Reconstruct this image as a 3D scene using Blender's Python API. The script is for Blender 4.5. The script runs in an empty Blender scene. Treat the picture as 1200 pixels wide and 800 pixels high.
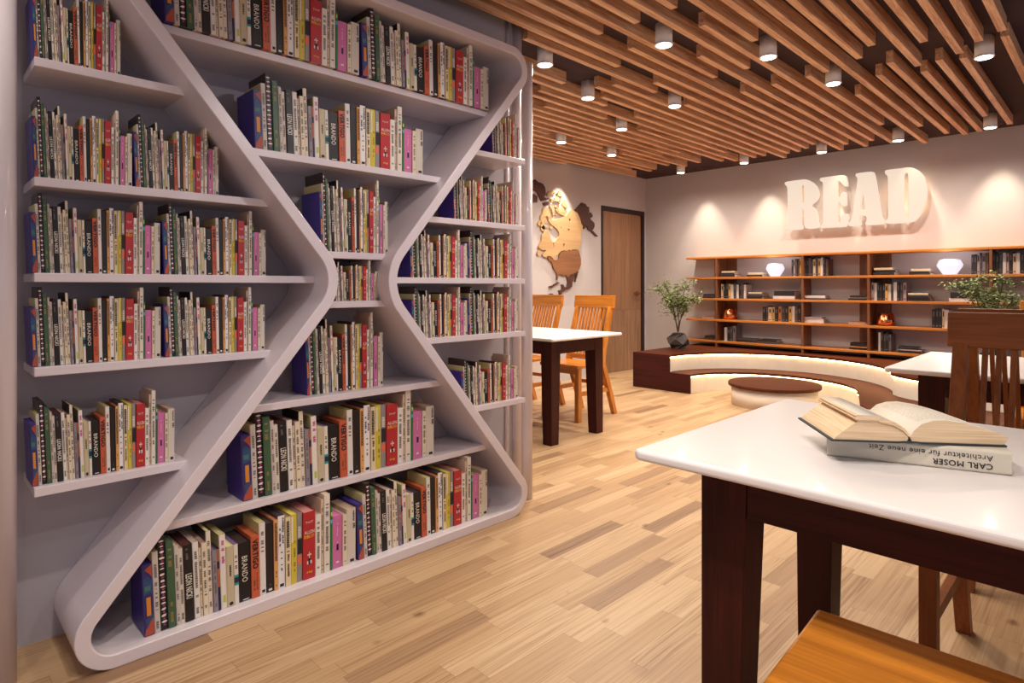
import bpy, bmesh, math, random
from mathutils import Vector, Matrix
S = bpy.context.scene
COL = S.collection
R = math.radians
random.seed(7)

# ------------------------------------------------------------------ camera
CAM_H = 1.10; FPX = 716.0; HORIZON = 335.0; YAW = R(45.1)
cam = bpy.data.cameras.new('camera'); cam.sensor_width = 36; cam.sensor_fit = 'HORIZONTAL'
cam.lens = 36 * FPX / 1200; cam.shift_y = (HORIZON - 400) / 1200; cam.clip_start = .02
cam_o = bpy.data.objects.new('camera', cam); COL.objects.link(cam_o)
cam_o.location = (0, 0, CAM_H); cam_o.rotation_euler = (R(90), 0, YAW)
S.camera = cam_o
def on_plane(u, v, axis, val):
    """where the sight line through a measured photo point meets a wall plane (used only to measure outlines)"""
    F = (-math.sin(YAW), math.cos(YAW)); Rr = (math.cos(YAW), math.sin(YAW)); w = u - 600
    d = (F[0]*FPX + Rr[0]*w, F[1]*FPX + Rr[1]*w, HORIZON - v)
    t = (val - (0, 0, CAM_H)[axis]) / d[axis]
    return (t*d[0], t*d[1], CAM_H + t*d[2])

# ------------------------------------------------------------------ materials
def lin(c):
    return tuple((x/255/12.92 if x/255 <= .04045 else ((x/255+.055)/1.055)**2.4) for x in c) + (1,)
MATS = {}
def new_mat(name):
    m = bpy.data.materials.new(name); m.use_nodes = True
    return m, m.node_tree.nodes, m.node_tree.links, m.node_tree.nodes['Principled BSDF']
def plain(name, rgb, rough=.5, metal=0, coat=0, emit=0, spec=.5, noise=.06, emit_rgb=None):
    """flat paint with a slight procedural tone variation"""
    if name in MATS: return MATS[name]
    m, N, L, B = new_mat(name)
    c = lin(rgb)
    if noise:
        tc = N.new('ShaderNodeTexCoord'); nz = N.new('ShaderNodeTexNoise'); nz.inputs['Scale'].default_value = 9
        nz.inputs['Detail'].default_value = 3
        L.new(tc.outputs['Object'], nz.inputs['Vector'])
        rp = N.new('ShaderNodeValToRGB')
        rp.color_ramp.elements[0].position = .3; rp.color_ramp.elements[1].position = .7
        rp.color_ramp.elements[0].color = tuple(x*(1-noise) for x in c[:3]) + (1,)
        rp.color_ramp.elements[1].color = tuple(min(1, x*(1+noise)) for x in c[:3]) + (1,)
        L.new(nz.outputs['Fac'], rp.inputs['Fac']); L.new(rp.outputs['Color'], B.inputs['Base Color'])
    else: B.inputs['Base Color'].default_value = c
    B.inputs['Roughness'].default_value = rough; B.inputs['Metallic'].default_value = metal
    B.inputs['Coat Weight'].default_value = coat; B.inputs['Coat Roughness'].default_value = .08
    B.inputs['Specular IOR Level'].default_value = spec
    if emit:
        B.inputs['Emission Color'].default_value = lin(emit_rgb or rgb); B.inputs['Emission Strength'].default_value = emit
    MATS[name] = m; return m
def wood(name, dark, light, axis=1, scale=1.0, rough=.4, coat=0, per_object=True, contrast=(.3, .72), spec=.5):
    """wood with grain running along a local axis"""
    if name in MATS: return MATS[name]
    m, N, L, B = new_mat(name)
    tc = N.new('ShaderNodeTexCoord'); mp = N.new('ShaderNodeMapping')
    sc = [26*scale]*3; sc[axis] = 1.3*scale; mp.inputs['Scale'].default_value = sc
    L.new(tc.outputs['Object'], mp.inputs['Vector'])
    vec = mp.outputs['Vector']
    if per_object:
        oi = N.new('ShaderNodeObjectInfo'); mu = N.new('ShaderNodeMath'); mu.operation = 'MULTIPLY'; mu.inputs[1].default_value = 37
        L.new(oi.outputs['Random'], mu.inputs[0]); ad = N.new('ShaderNodeVectorMath'); ad.operation = 'ADD'
        L.new(vec, ad.inputs[0]); L.new(mu.outputs[0], ad.inputs[1]); vec = ad.outputs['Vector']
    n1 = N.new('ShaderNodeTexNoise'); n1.inputs['Scale'].default_value = 1; n1.inputs['Detail'].default_value = 5
    n1.inputs['Distortion'].default_value = .6; L.new(vec, n1.inputs['Vector'])
    n2 = N.new('ShaderNodeTexNoise'); n2.inputs['Scale'].default_value = 6; n2.inputs['Detail'].default_value = 4; L.new(vec, n2.inputs['Vector'])
    mx = N.new('ShaderNodeMath'); mx.operation = 'MULTIPLY_ADD'; mx.inputs[1].default_value = .35
    L.new(n2.outputs['Fac'], mx.inputs[0])
    sb = N.new('ShaderNodeMath'); sb.operation = 'MULTIPLY'; sb.inputs[1].default_value = .65; L.new(n1.outputs['Fac'], sb.inputs[0])
    L.new(sb.outputs[0], mx.inputs[2])
    rp = N.new('ShaderNodeValToRGB'); rp.color_ramp.elements[0].position, rp.color_ramp.elements[1].position = contrast
    rp.color_ramp.elements[0].color = lin(dark); rp.color_ramp.elements[1].color = lin(light)
    L.new(mx.outputs[0], rp.inputs['Fac']); L.new(rp.outputs['Color'], B.inputs['Base Color'])
    bp = N.new('ShaderNodeBump'); bp.inputs['Strength'].default_value = .08; bp.inputs['Distance'].default_value = .002
    L.new(mx.outputs[0], bp.inputs['Height']); L.new(bp.outputs['Normal'], B.inputs['Normal'])
    B.inputs['Roughness'].default_value = rough; B.inputs['Coat Weight'].default_value = coat; B.inputs['Coat Roughness'].default_value = .12
    B.inputs['Specular IOR Level'].default_value = spec
    MATS[name] = m; return m
def floor_mat():
    m, N, L, B = new_mat('oak_stave_floor')
    def math_(op, a, b=None, c=None):
        n = N.new('ShaderNodeMath'); n.operation = op
        for i, x in enumerate((a, b, c)):
            if x is None: continue
            if isinstance(x, (int, float)): n.inputs[i].default_value = x
            else: L.new(x, n.inputs[i])
        return n.outputs[0]
    tc = N.new('ShaderNodeTexCoord'); sp = N.new('ShaderNodeSeparateXYZ'); L.new(tc.outputs['Object'], sp.inputs[0])
    PW, PL = .074, .50
    xr = math_('DIVIDE', sp.outputs['X'], PW); row = math_('FLOOR', xr)
    wn = N.new('ShaderNodeTexWhiteNoise'); wn.noise_dimensions = '1D'; L.new(row, wn.inputs['W'])
    yr = math_('ADD', math_('DIVIDE', sp.outputs['Y'], PL), math_('MULTIPLY', wn.outputs['Value'], 7.3))
    pid = math_('FLOOR', yr)
    cv = N.new('ShaderNodeCombineXYZ'); L.new(row, cv.inputs[0]); L.new(pid, cv.inputs[1])
    w2 = N.new('ShaderNodeTexWhiteNoise'); w2.noise_dimensions = '2D'; L.new(cv.outputs[0], w2.inputs['Vector'])
    tone = N.new('ShaderNodeValToRGB'); e = tone.color_ramp.elements
    e[0].position = 0; e[0].color = lin((150, 117, 88)); e[1].position = 1; e[1].color = lin((206, 174, 136))
    x = e.new(.12); x.color = lin((184, 149, 111)); x = e.new(.6); x.color = lin((194, 160, 121))
    L.new(w2.outputs['Value'], tone.inputs['Fac'])
    # grain
    mp = N.new('ShaderNodeMapping'); mp.inputs['Scale'].default_value = (120, 2.2, 1); L.new(tc.outputs['Object'], mp.inputs['Vector'])
    off = N.new('ShaderNodeVectorMath'); off.operation = 'MULTIPLY_ADD'; off.inputs[1].default_value = (31, 17, 5)
    L.new(w2.outputs['Color'], off.inputs[0]); L.new(mp.outputs[0], off.inputs[2])
    gn = N.new('ShaderNodeTexNoise'); gn.inputs['Scale'].default_value = 1; gn.inputs['Detail'].default_value = 5; gn.inputs['Distortion'].default_value = .8
    L.new(off.outputs[0], gn.inputs['Vector'])
    gr = N.new('ShaderNodeValToRGB'); gr.color_ramp.elements[0].position = .32; gr.color_ramp.elements[1].position = .56
    gr.color_ramp.elements[0].color = (.50, .38, .30, 1); gr.color_ramp.elements[1].color = (1, 1, 1, 1)
    L.new(gn.outputs['Fac'], gr.inputs['Fac'])
    # a few knots
    mk = N.new('ShaderNodeMapping'); mk.inputs['Scale'].default_value = (6, 3.6, 1); L.new(tc.outputs['Object'], mk.inputs['Vector'])
    vo = N.new('ShaderNodeTexVoronoi'); vo.inputs['Scale'].default_value = 1; L.new(mk.outputs[0], vo.inputs['Vector'])
    nk = N.new('ShaderNodeTexNoise'); nk.inputs['Scale'].default_value = 22; L.new(tc.outputs['Object'], nk.inputs['Vector'])
    vd = math_('ADD', vo.outputs['Distance'], math_('MULTIPLY', math_('SUBTRACT', nk.outputs['Fac'], .5), .16))
    kr = N.new('ShaderNodeValToRGB'); kr.color_ramp.elements[0].position = .0; kr.color_ramp.elements[1].position = .11
    kr.color_ramp.elements[0].color = (.26, .17, .11, 1); kr.color_ramp.elements[1].color = (1, 1, 1, 1); L.new(vd, kr.inputs['Fac'])
    sc_ = N.new('ShaderNodeSeparateColor'); L.new(w2.outputs['Color'], sc_.inputs[0]); wn2 = sc_.outputs[1]
    m1 = N.new('ShaderNodeMixRGB'); m1.blend_type = 'MULTIPLY'; L.new(math_('MULTIPLY_ADD', wn2, .65, .25), m1.inputs[0])
    L.new(tone.outputs[0], m1.inputs[1]); L.new(gr.outputs[0], m1.inputs[2])
    m2 = N.new('ShaderNodeMixRGB'); m2.blend_type = 'MULTIPLY'; m2.inputs[0].default_value = .9
    L.new(m1.outputs[0], m2.inputs[1]); L.new(kr.outputs[0], m2.inputs[2])
    # joints
    fx = math_('FRACT', xr); fy = math_('FRACT', yr)
    jx = math_('LESS_THAN', math_('MINIMUM', fx, math_('SUBTRACT', 1, fx)), .008)
    jy = math_('LESS_THAN', math_('MINIMUM', fy, math_('SUBTRACT', 1, fy)), .0018)
    j = math_('MAXIMUM', jx, jy)
    m3 = N.new('ShaderNodeMixRGB'); m3.blend_type = 'MULTIPLY'; L.new(math_('MULTIPLY', j, .55), m3.inputs[0])
    L.new(m2.outputs[0], m3.inputs[1]); m3.inputs[2].default_value = (.45, .33, .25, 1)
    L.new(m3.outputs[0], B.inputs['Base Color'])
    B.inputs['Roughness'].default_value = .42; B.inputs['Specular IOR Level'].default_value = .35
    bp = N.new('ShaderNodeBump'); bp.inputs['Strength'].default_value = .12; bp.inputs['Distance'].default_value = .002
    L.new(gn.outputs['Fac'], bp.inputs['Height']); L.new(bp.outputs[0], B.inputs['Normal'])
    return m
def patches(name, cols, scale=(30, 30, 14), rough=.45):
    """printed spine art in flat patches of several colours"""
    m, N, L, B = new_mat(name)
    tc = N.new('ShaderNodeTexCoord'); mp = N.new('ShaderNodeMapping'); mp.inputs['Scale'].default_value = scale
    L.new(tc.outputs['Object'], mp.inputs['Vector']); vo = N.new('ShaderNodeTexVoronoi'); vo.inputs['Scale'].default_value = 1
    L.new(mp.outputs[0], vo.inputs['Vector']); sp = N.new('ShaderNodeSeparateColor'); L.new(vo.outputs['Color'], sp.inputs[0])
    rp = N.new('ShaderNodeValToRGB'); rp.color_ramp.interpolation = 'CONSTANT'
    e = rp.color_ramp.elements; e[0].color = lin(cols[0]); e[0].position = 0; e[1].color = lin(cols[1]); e[1].position = 1/len(cols)
    for i, c in enumerate(cols[2:]):
        x = e.new((i+2)/len(cols)); x.color = lin(c)
    L.new(sp.outputs[0], rp.inputs['Fac']); L.new(rp.outputs[0], B.inputs['Base Color']); B.inputs['Roughness'].default_value = rough
    return m

M_floor = floor_mat()
M_wall = plain('warm_grey_wall_paint', (200, 191, 190), .85, noise=.015, spec=.2)
M_part = plain('cool_grey_partition_paint', (172, 166, 172), .7, noise=.02, spec=.3)
M_ceil = plain('dark_plum_ceiling_paint', (74, 60, 64), .9, noise=.03, spec=.1)
M_lacq = plain('white_lacquer', (222, 212, 217), .28, noise=.01, coat=.35)
M_slat = wood('ceiling_slat_wood', (184, 130, 98), (244, 200, 156), axis=1, scale=1.6, rough=.5, contrast=(.36, .62))
M_teak = wood('orange_teak', (162, 90, 24), (232, 150, 52), axis=0, scale=.9, rough=.32, coat=.25)
M_teakv = wood('orange_teak_upright', (162, 90, 24), (228, 146, 50), axis=2, scale=.9, rough=.32, coat=.25)
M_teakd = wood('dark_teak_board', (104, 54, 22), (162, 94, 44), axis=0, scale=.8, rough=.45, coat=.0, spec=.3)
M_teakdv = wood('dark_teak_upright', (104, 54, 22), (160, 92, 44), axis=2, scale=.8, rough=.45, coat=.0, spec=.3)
M_mahog = wood('dark_mahogany', (40, 13, 10), (76, 28, 22), axis=2, scale=1.2, rough=.5, spec=.2)
M_mahogx = wood('dark_mahogany_rail', (40, 13, 10), (76, 28, 22), axis=0, scale=1.2, rough=.5, spec=.2)
M_walnut = wood('walnut_bench_board', (58, 24, 12), (104, 50, 25), axis=0, scale=.7, rough=.5, coat=.0, spec=.12)
M_shelfw = wood('amber_shelf_wood', (176, 98, 36), (228, 146, 64), axis=0, scale=1, rough=.4)
M_shelfv = wood('shelf_upright_wood', (104, 60, 36), (150, 94, 58), axis=2, scale=1.1, rough=.45)
M_door = wood('door_veneer', (132, 92, 66), (178, 132, 98), axis=2, scale=.7, rough=.45)
M_doorb = wood('door_veneer_lower', (128, 92, 68), (184, 142, 110), axis=2, scale=1.1, rough=.45)
M_dark = plain('dark_frame_paint', (48, 28, 28), .5)
M_white = plain('white_quartz_top', (234, 228, 226), .30, noise=.012, coat=.08, spec=.4)
M_cream = plain('cream_upholstery', (232, 222, 208), .7, noise=.03)
M_led = plain('warm_led', (255, 226, 170), .5, emit=26, noise=0, emit_rgb=(255, 218, 160))
M_lens = plain('lamp_lens', (255, 250, 245), .4, emit=14, noise=0)
M_hous = plain('lamp_housing_white', (240, 234, 230), .45, noise=.02)
M_brass = plain('bronze_handle', (150, 92, 60), .35, metal=.8)

# ------------------------------------------------------------------ geometry helpers
def box(bm, x0, x1, y0, y1, z0, z1, mi=0):
    vs = [bm.verts.new((x, y, z)) for x in (x0, x1) for y in (y0, y1) for z in (z0, z1)]
    for q in ((0, 1, 3, 2), (4, 6, 7, 5), (0, 4, 5, 1), (2, 3, 7, 6), (0, 2, 6, 4), (1, 5, 7, 3)):
        f = bm.faces.new([vs[i] for i in q]); f.material_index = mi
    return vs
def hexa(bm, lo, hi, mi=0):
    """eight-cornered block from a lower and an upper ring of four points"""
    a = [bm.verts.new(p) for p in lo]; b = [bm.verts.new(p) for p in hi]
    fs = [bm.faces.new(a[::-1]), bm.faces.new(b)] + [bm.faces.new((a[i], a[(i+1) % 4], b[(i+1) % 4], b[i])) for i in range(4)]
    for f in fs: f.material_index = mi
def prism(bm, pts, axis, a, b, mi=0):
    """extrude a 2-D outline along an axis; 2-D coordinates fill the other two axes in order"""
    def P(p, t):
        return (t, p[0], p[1]) if axis == 0 else ((p[0], t, p[1]) if axis == 1 else (p[0], p[1], t))
    A = [bm.verts.new(P(p, a)) for p in pts]; Bv = [bm.verts.new(P(p, b)) for p in pts]
    n = len(pts); fs = [bm.faces.new(A[::-1]), bm.faces.new(Bv)]
    fs += [bm.faces.new((A[i], A[(i+1) % n], Bv[(i+1) % n], Bv[i])) for i in range(n)]
    for f in fs: f.material_index = mi
def cyl(bm, c, r, z0, z1, n=24, r2=None, mi=0):
    r2 = r if r2 is None else r2
    a = [bm.verts.new((c[0]+r*math.cos(2*math.pi*i/n), c[1]+r*math.sin(2*math.pi*i/n), z0)) for i in range(n)]
    b = [bm.verts.new((c[0]+r2*math.cos(2*math.pi*i/n), c[1]+r2*math.sin(2*math.pi*i/n), z1)) for i in range(n)]
    fs = [bm.faces.new(a[::-1]), bm.faces.new(b)]
    for i in range(n):
        f = bm.faces.new((a[i], a[(i+1) % n], b[(i+1) % n], b[i])); f.smooth = True; fs.append(f)
    for f in fs: f.material_index = mi
def lathe(bm, c, prof, n=32, facet=False):
    rings = [[bm.verts.new((c[0]+r*math.cos(2*math.pi*(i+.5*facet*(k % 2))/n), c[1]+r*math.sin(2*math.pi*(i+.5*facet*(k % 2))/n), c[2]+z)) for i in range(n)] for k, (r, z) in enumerate(prof)]
    for A, Bv in zip(rings, rings[1:]):
        for i in range(n):
            f = bm.faces.new((A[i], A[(i+1) % n], Bv[(i+1) % n], Bv[i])); f.smooth = not facet
    bm.faces.new(rings[0][::-1]); bm.faces.new(rings[-1])
def mesh(bm, name, mats):
    bmesh.ops.recalc_face_normals(bm, faces=bm.faces[:])
    me = bpy.data.meshes.new(name); bm.to_mesh(me); bm.free()
    for m in (mats if isinstance(mats, (list, tuple)) else [mats]): me.materials.append(m)
    return me
def obj(name, bm, mats, parent=None, bevel=0, seg=2):
    me = bm if isinstance(bm, bpy.types.Mesh) else mesh(bm, name, mats)
    o = bpy.data.objects.new(name, me); COL.objects.link(o)
    if parent: o.parent = parent
    if bevel:
        b = o.modifiers.new('bevel', 'BEVEL'); b.width = bevel; b.segments = seg; b.limit_method = 'ANGLE'; b.angle_limit = R(40)
        b.harden_normals = False
    return o
def thing(name, label, cat, loc=(0, 0, 0), rz=0, group=None):
    o = bpy.data.objects.new(name, None); COL.objects.link(o); o.empty_display_size = .1
    o.location = loc; o.rotation_euler = (0, 0, rz); o['label'] = label; o['category'] = cat
    if group: o['group'] = group
    return o
def tag(o, label, cat, group=None):
    o['label'] = label; o['category'] = cat
    if group: o['group'] = group
    return o
def struct(o): o['kind'] = 'structure'; return o
def NB(): return bmesh.new()
def fillet(pts, radii, n=12):
    out = []; N = len(pts)
    for i, p in enumerate(pts):
        p = Vector(p); a = (Vector(pts[i-1])-p).normalized(); b = (Vector(pts[(i+1) % N])-p).normalized(); r = radii[i]
        ang = a.angle(b); d = r/math.tan(ang/2); c = p + (a+b).normalized()*(r/math.sin(ang/2))
        s = p+a*d-c; e = p+b*d-c
        a0 = math.atan2(s.y, s.x); a1 = math.atan2(e.y, e.x); da = (a1-a0+math.pi) % (2*math.pi)-math.pi
        for k in range(n+1):
            t = a0+da*k/n; out.append((c.x+r*math.cos(t), c.y+r*math.sin(t)))
    return out
def text_mesh(s, size, align='CENTER', bold=0, extr=.0002, res=2):
    cu = bpy.data.curves.new('t', 'FONT'); cu.body = s; cu.size = size; cu.align_x = align; cu.align_y = 'CENTER'
    cu.resolution_u = res; cu.space_character = 1.07; cu.extrude = extr; cu.offset = bold
    o = bpy.data.objects.new('t', cu); COL.objects.link(o)
    dg = bpy.context.evaluated_depsgraph_get(); me = bpy.data.meshes.new_from_object(o.evaluated_get(dg))
    bpy.data.objects.remove(o); bpy.data.curves.remove(cu); return me
def add_mesh(bm, me, mat4, mi=0):
    n0 = len(bm.faces); v0 = len(bm.verts)
    bm.from_mesh(me); bm.verts.ensure_lookup_table(); bm.faces.ensure_lookup_table()
    bmesh.ops.transform(bm, matrix=mat4, verts=bm.verts[v0:])
    for f in bm.faces[n0:]: f.material_index = mi

# ------------------------------------------------------------------ the room
XL, YB, ZC = -4.59, 7.14, 2.55
XR, YF = 3.2, -3.0
b = NB(); box(b, XL-.1, XR, YF, YB+.1, -.08, 0); struct(obj('floor', b, M_floor))
b = NB(); box(b, XL-.1, XR, YF, YB+.1, ZC, ZC+.1); struct(obj('ceiling', b, M_ceil))
b = NB(); box(b, XL-.12, XL, YF, 6.135, 0, ZC); box(b, XL-.12, XL, 7.085, YB+.1, 0, ZC); box(b, XL-.12, XL, 6.135, 7.085, 2.10, ZC)
struct(obj('wall_left', b, M_wall))
b = NB(); box(b, XL, XR, YB, YB+.12, 0, ZC); struct(obj('wall_back', b, M_wall))
b = NB(); box(b, -2.435, -2.375, YF, 2.44, 0, ZC); struct(obj('wall_partition', b, M_part))
b = NB(); cyl(b, (-2.372, 2.400), .028, 0, ZC, 20); cyl(b, (-2.372, 2.325), .012, 0, ZC, 10); struct(obj('trim_1', b, M_lacq))
# window walls behind and to the right of the camera let the daylight in
M_glass_frame = plain('window_frame_white', (225, 222, 220), .4)
b = NB(); box(b, XR, XR+.12, YF, YB+.1, 0, .45); box(b, XR, XR+.12, YF, YB+.1, 2.35, ZC)
for yy in (YF, -.5, 2.0, 4.5, 7.0): box(b, XR, XR+.12, yy, yy+.14, .45, 2.35)
struct(obj('wall_right', b, M_wall))
b = NB(); box(b, -2.4, XR, YF-.12, YF, 0, .45); box(b, -2.4, XR, YF-.12, YF, 2.35, ZC)
for xx in (-2.4, -.5, 1.4, XR-.14): box(b, xx, xx+.14, YF-.12, YF, .45, 2.35)
struct(obj('wall_front', b, M_wall))

# door in the left wall
dr = thing('door_1', 'brown wood veneer door with a dark frame beside the wall map', 'door', (XL, 6.61, 0)); dr['kind'] = 'structure'
b = NB(); box(b, -.06, .012, -.475, -.445, 0, 2.10); box(b, -.06, .012, .425, .475, 0, 2.10); box(b, -.06, .012, -.445, .425, 2.045, 2.10); obj('door_frame', b, M_dark, dr)
b = NB(); box(b, -.05, -.012, -.443, .423, .79, 2.043); obj('upper_panel', b, M_door, dr)
b = NB(); box(b, -.05, -.012, -.443, .423, .006, .788); obj('lower_panel', b, M_doorb, dr)
b = NB(); cyl(b, (0, 0), .009, -.012, .04, 12); bmesh.ops.rotate(b, verts=b.verts[:], cent=(0, 0, 0), matrix=Matrix.Rotation(R(90), 3, 'Y')); box(b, .030, .046, -.13, .012, -.012, .012); box(b, -.0115, -.006, -.03, .03, -.03, .03)
h = obj('door_handle', b, M_brass, dr, .003); h.location = (0, .33, 1.0)

# ------------------------------------------------------------------ slatted ceiling and downlights
ROW0, PITCH, SW, ZS = -.487, .1111, .038, 2.475
segs = {0: [(-2, 4.20), (4.30, 6.9)], 1: [(-2, 4.29)], 2: [(-2, 4.43), (4.53, 6.67)], 3: [(-2, 4.08), (4.47, 6.22)], 4: [(-2, 4.50), (4.64, 6.80)],
 5: [(-2, 3.93), (4.30, 6.85)], 6: [(-2, 4.10), (4.51, 6.68)], 7: [(-2, 6.22)], 8: [(-2, 4.21), (4.86, 6.99)], 9: [(-2, 3.39), (4.2, 5.92)],
 10: [(-2, 2.71), (2.99, 6.75)], 11: [(-2, 3.79), (4.20, 6.50)], 12: [(-2, 2.72), (3.38, 6.73)], 13: [(-2, 3.80), (4.21, 6.50)],
 14: [(-2, 2.70), (2.98, 6.73)], 15: [(-2, 6.28)], 16: [(-2, 3.18), (3.61, 6.41)], 17: [(2.45, 3.79), (4.21, 6.50)], 18: [(3.44, 6.5)],
 19: [(3.39, 6.71)], 20: [(2.5, 3.18), (3.61, 6.45)], 21: [(2.5, 3.80), (4.21, 6.47)], 22: [(3.17, 6.01)], 23: [(2.5, 4.10), (4.59, 6.51)],
 24: [(3.48, 6.4)], 25: [(2.6, 5.67)], 26: [(2.6, 6.3)], 27: [(2.6, 5.67)], 28: [(2.6, 6.4)], 29: [(2.6, 4.14), (4.50, 4.94), (5.28, 6.2)],
 30: [(2.6, 5.64)], 31: [(2.6, 6.29)], 32: [(2.6, 6.36)], 33: [(2.6, 6.1)], 34: [(2.6, 5.65)], 35: [(2.6, 6.53)], 36: [(2.6, 5.3)]}
ordn = ['nearest', 'second', 'farthest']
for k, ss in segs.items():
    x0 = ROW0 - PITCH*k
    for i, (y0, y1) in enumerate(ss):
        b = NB(); box(b, 0, SW, 0, y1-y0, 0, ZC-ZS-.0005)
        o = obj('ceiling_slat', b, M_slat, None); o.location = (x0, y0, ZS)
        part = '' if len(ss) == 1 else (' near length' if i == 0 else (' far length' if i == len(ss)-1 else ' middle length'))
        tag(o, 'brown wooden ceiling slat, %s from the right%s' % ('row %d' % (k+1), ','+part if part else ', unbroken length'), 'ceiling slat', 'wooden ceiling slats')

ROWC = ROW0 + SW/2
def rowx(k): return ROWC - PITCH*k
lamps = [(18, 2.74, 'white cylinder downlight nearest the top right corner of the bookcase'),
 (12, 2.98, 'white cylinder downlight, first to the right of the bookcase corner one'),
 (9, 3.57, 'white cylinder downlight high over the middle, left of the sign'),
 (8, 4.34, 'white cylinder downlight hanging in the gap above the sign letters'),
 (1, 4.46, 'white cylinder downlight, the large one in the upper right corner'),
 (20, 3.44, 'white cylinder downlight, second along from the bookcase corner'),
 (17, 4.05, 'white cylinder downlight between the slats at the centre of the ceiling'),
 (23, 4.33, 'white cylinder downlight above the brown door top, middle of the left group'),
 (29, 4.32, 'small white cylinder downlight above the wall map, next to the pole'),
 (29, 5.11, 'small white cylinder downlight above the wall map, nearer the door'),
 (29, 6.48, 'white cylinder downlight by the room corner, first along the back wall'),
 (22, 6.45, 'white cylinder downlight second from the corner along the back wall'),
 (15, 6.48, 'white cylinder downlight third from the corner, above the letter R'),
 (9, 6.46, 'white cylinder downlight fourth from the corner, above the letter D'),
 (3, 6.48, 'white cylinder downlight at the far right along the back wall')]
lb = NB(); cyl(lb, (0, 0), .047, 0, .12, 28); cyl(lb, (0, 0), .050, 0, .006, 28); LAMP_H = mesh(lb, 'housing', M_hous)
lb = NB(); cyl(lb, (0, 0), .039, -.003, .002, 24); LAMP_L = mesh(lb, 'lens', M_lens)
def spot(name, loc, target, power, angle, blend=.6, size=.03, col=(1, .82, .6), parent=None):
    l = bpy.data.lights.new(name, 'SPOT'); l.energy = power; l.spot_size = R(angle); l.spot_blend = blend; l.shadow_soft_size = size; l.color = col
    o = bpy.data.objects.new(name, l); COL.objects.link(o); o.location = loc
    o.rotation_euler = (Vector(target)-Vector(loc)).to_track_quat('-Z', 'Y').to_euler()
    return o
for k, y, lab in lamps:
    t = thing('ceiling_downlight', lab, 'ceiling light', (rowx(k), y, 2.43), 0, 'cylinder downlights in the slatted ceiling')
    h = obj('housing', LAMP_H, None, t); obj('lens', LAMP_L, None, t)
    x = rowx(k)
    spot('down_spot', (x, y, 2.415), (x, y, 0), (40 if k == 18 else 72) if y < 6 else 52, 165, 1.0, .04, (1, .88, .74))
# added unseen recessed washers near the walls, placed from the scallops of light
wb = NB(); lathe(wb, (0, 0, 0), [(.034, 0), (.034, .004), (.026, .004), (.024, -.0)], 20); WASH_R = mesh(wb, 'rim', M_dark)
wb = NB(); cyl(wb, (0, 0), .022, .001, .003, 18); WASH_L = mesh(wb, 'lens', M_lens)
wash = [(rowx(29), YB-.20, 'nearest the room corner'), (rowx(22), YB-.20, 'second from the room corner'), (rowx(15), YB-.20, 'above the letter R'), (rowx(9), YB-.20, 'above the letter D'), (rowx(3), YB-.20, 'above the right part of the shelf'), (XL+.20, 5.33, 'above the wall map')]
for x, y, w in wash:
    t = thing('added_washer', 'added recessed washer light flush in the dark ceiling ' + w, 'ceiling light', (x, y, ZC-.0045), 0, 'added recessed wall washers')
    obj('rim', WASH_R, None, t); obj('lens', WASH_L, None, t)
    if x > XL+.3: spot('added_wall_washer', (x, y, ZC-.008), (x, y, 0), 84, 60, .6, .03, (1, .87, .64))
    else: spot('added_map_washer', (x, y, ZC-.008), (x, y, 0), 190, 68, .5, .03, (1, .90, .76))
# unseen downlights: some placed from cast shadows, others added to fill the light
for i, (x, y, p, an) in enumerate([(-.80, .45, 68, 104), (-1.80, -.05, 22, 115), (1.7, -.5, 60, 160), (-.15, .28, 86, 104), (-1.3, 1.62, 30, 130)]):
    t = thing('ceiling_downlight', 'white cylinder downlight out of frame, ' + ['above the near left corner of the front table', 'above the near end of the bookcase', 'added fill above the far side behind the viewer', 'directly above the orange stool', 'added fill above the floor between bookcase and front table'][i], 'ceiling light', (x, y, 2.43), 0, 'cylinder downlights in the slatted ceiling')
    obj('housing', LAMP_H, None, t); obj('lens', LAMP_L, None, t)
    spot('down_spot', (x, y, 2.415), (x, y, 0), p, an, .6, .035, (1, .90, .80))
# added unseen downlight; its spot brightens the middle of the bookcase
t = thing('ceiling_downlight', 'added white cylinder downlight out of frame, spot aimed at the bookcase', 'ceiling light', (.25, 1.75, 2.43), 0, 'cylinder downlights in the slatted ceiling')
obj('housing', LAMP_H, None, t); obj('lens', LAMP_L, None, t)
spot('added_bookcase_spot', (.25, 1.75, 2.415), (-2.1, 1.35, 1.15), 92, 50, .9, .05, (1, .95, .95))

# ------------------------------------------------------------------ white hourglass bookcase
FX, BX = -2.05, -2.375
BC = thing('bookcase', 'large white bookcase with an hourglass frame and side shelves against the grey partition', 'bookcase', (0, 0, 0))
outer = fillet([(.2176, 0), (2.268, 0), (1.350, 1.12), (2.268, 2.24), (.2176, 2.24), (1.1356, 1.12)], [.105, .105, .16, .105, .105, .128], 14)
inner = fillet([(.3021, .04), (2.1835, .04), (1.2983, 1.12), (2.1835, 2.20), (.3021, 2.20), (1.1874, 1.12)], [.065, .065, .20, .065, .065, .168], 14)
b = NB(); n = len(outer)
fo = [b.verts.new((FX, *p)) for p in outer]; fi = [b.verts.new((FX, *p)) for p in inner]
bo = [b.verts.new((BX+.001, *p)) for p in outer]; bi = [b.verts.new((BX+.001, *p)) for p in inner]
for i in range(n):
    j = (i+1) % n
    for q in ((fo[i], fo[j], fi[j], fi[i]), (bo[j], bo[i], bi[i], bi[j])): b.faces.new(q)
    for q in ((fo[j], fo[i], bo[i], bo[j]), (fi[i], fi[j], bi[j], bi[i])): b.faces.new(q).smooth = True
o = obj('frame', b, M_lacq, BC, .003)
o.data.set_sharp_from_angle(angle=R(35)) if hasattr(o.data, 'set_sharp_from_angle') else None
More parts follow.
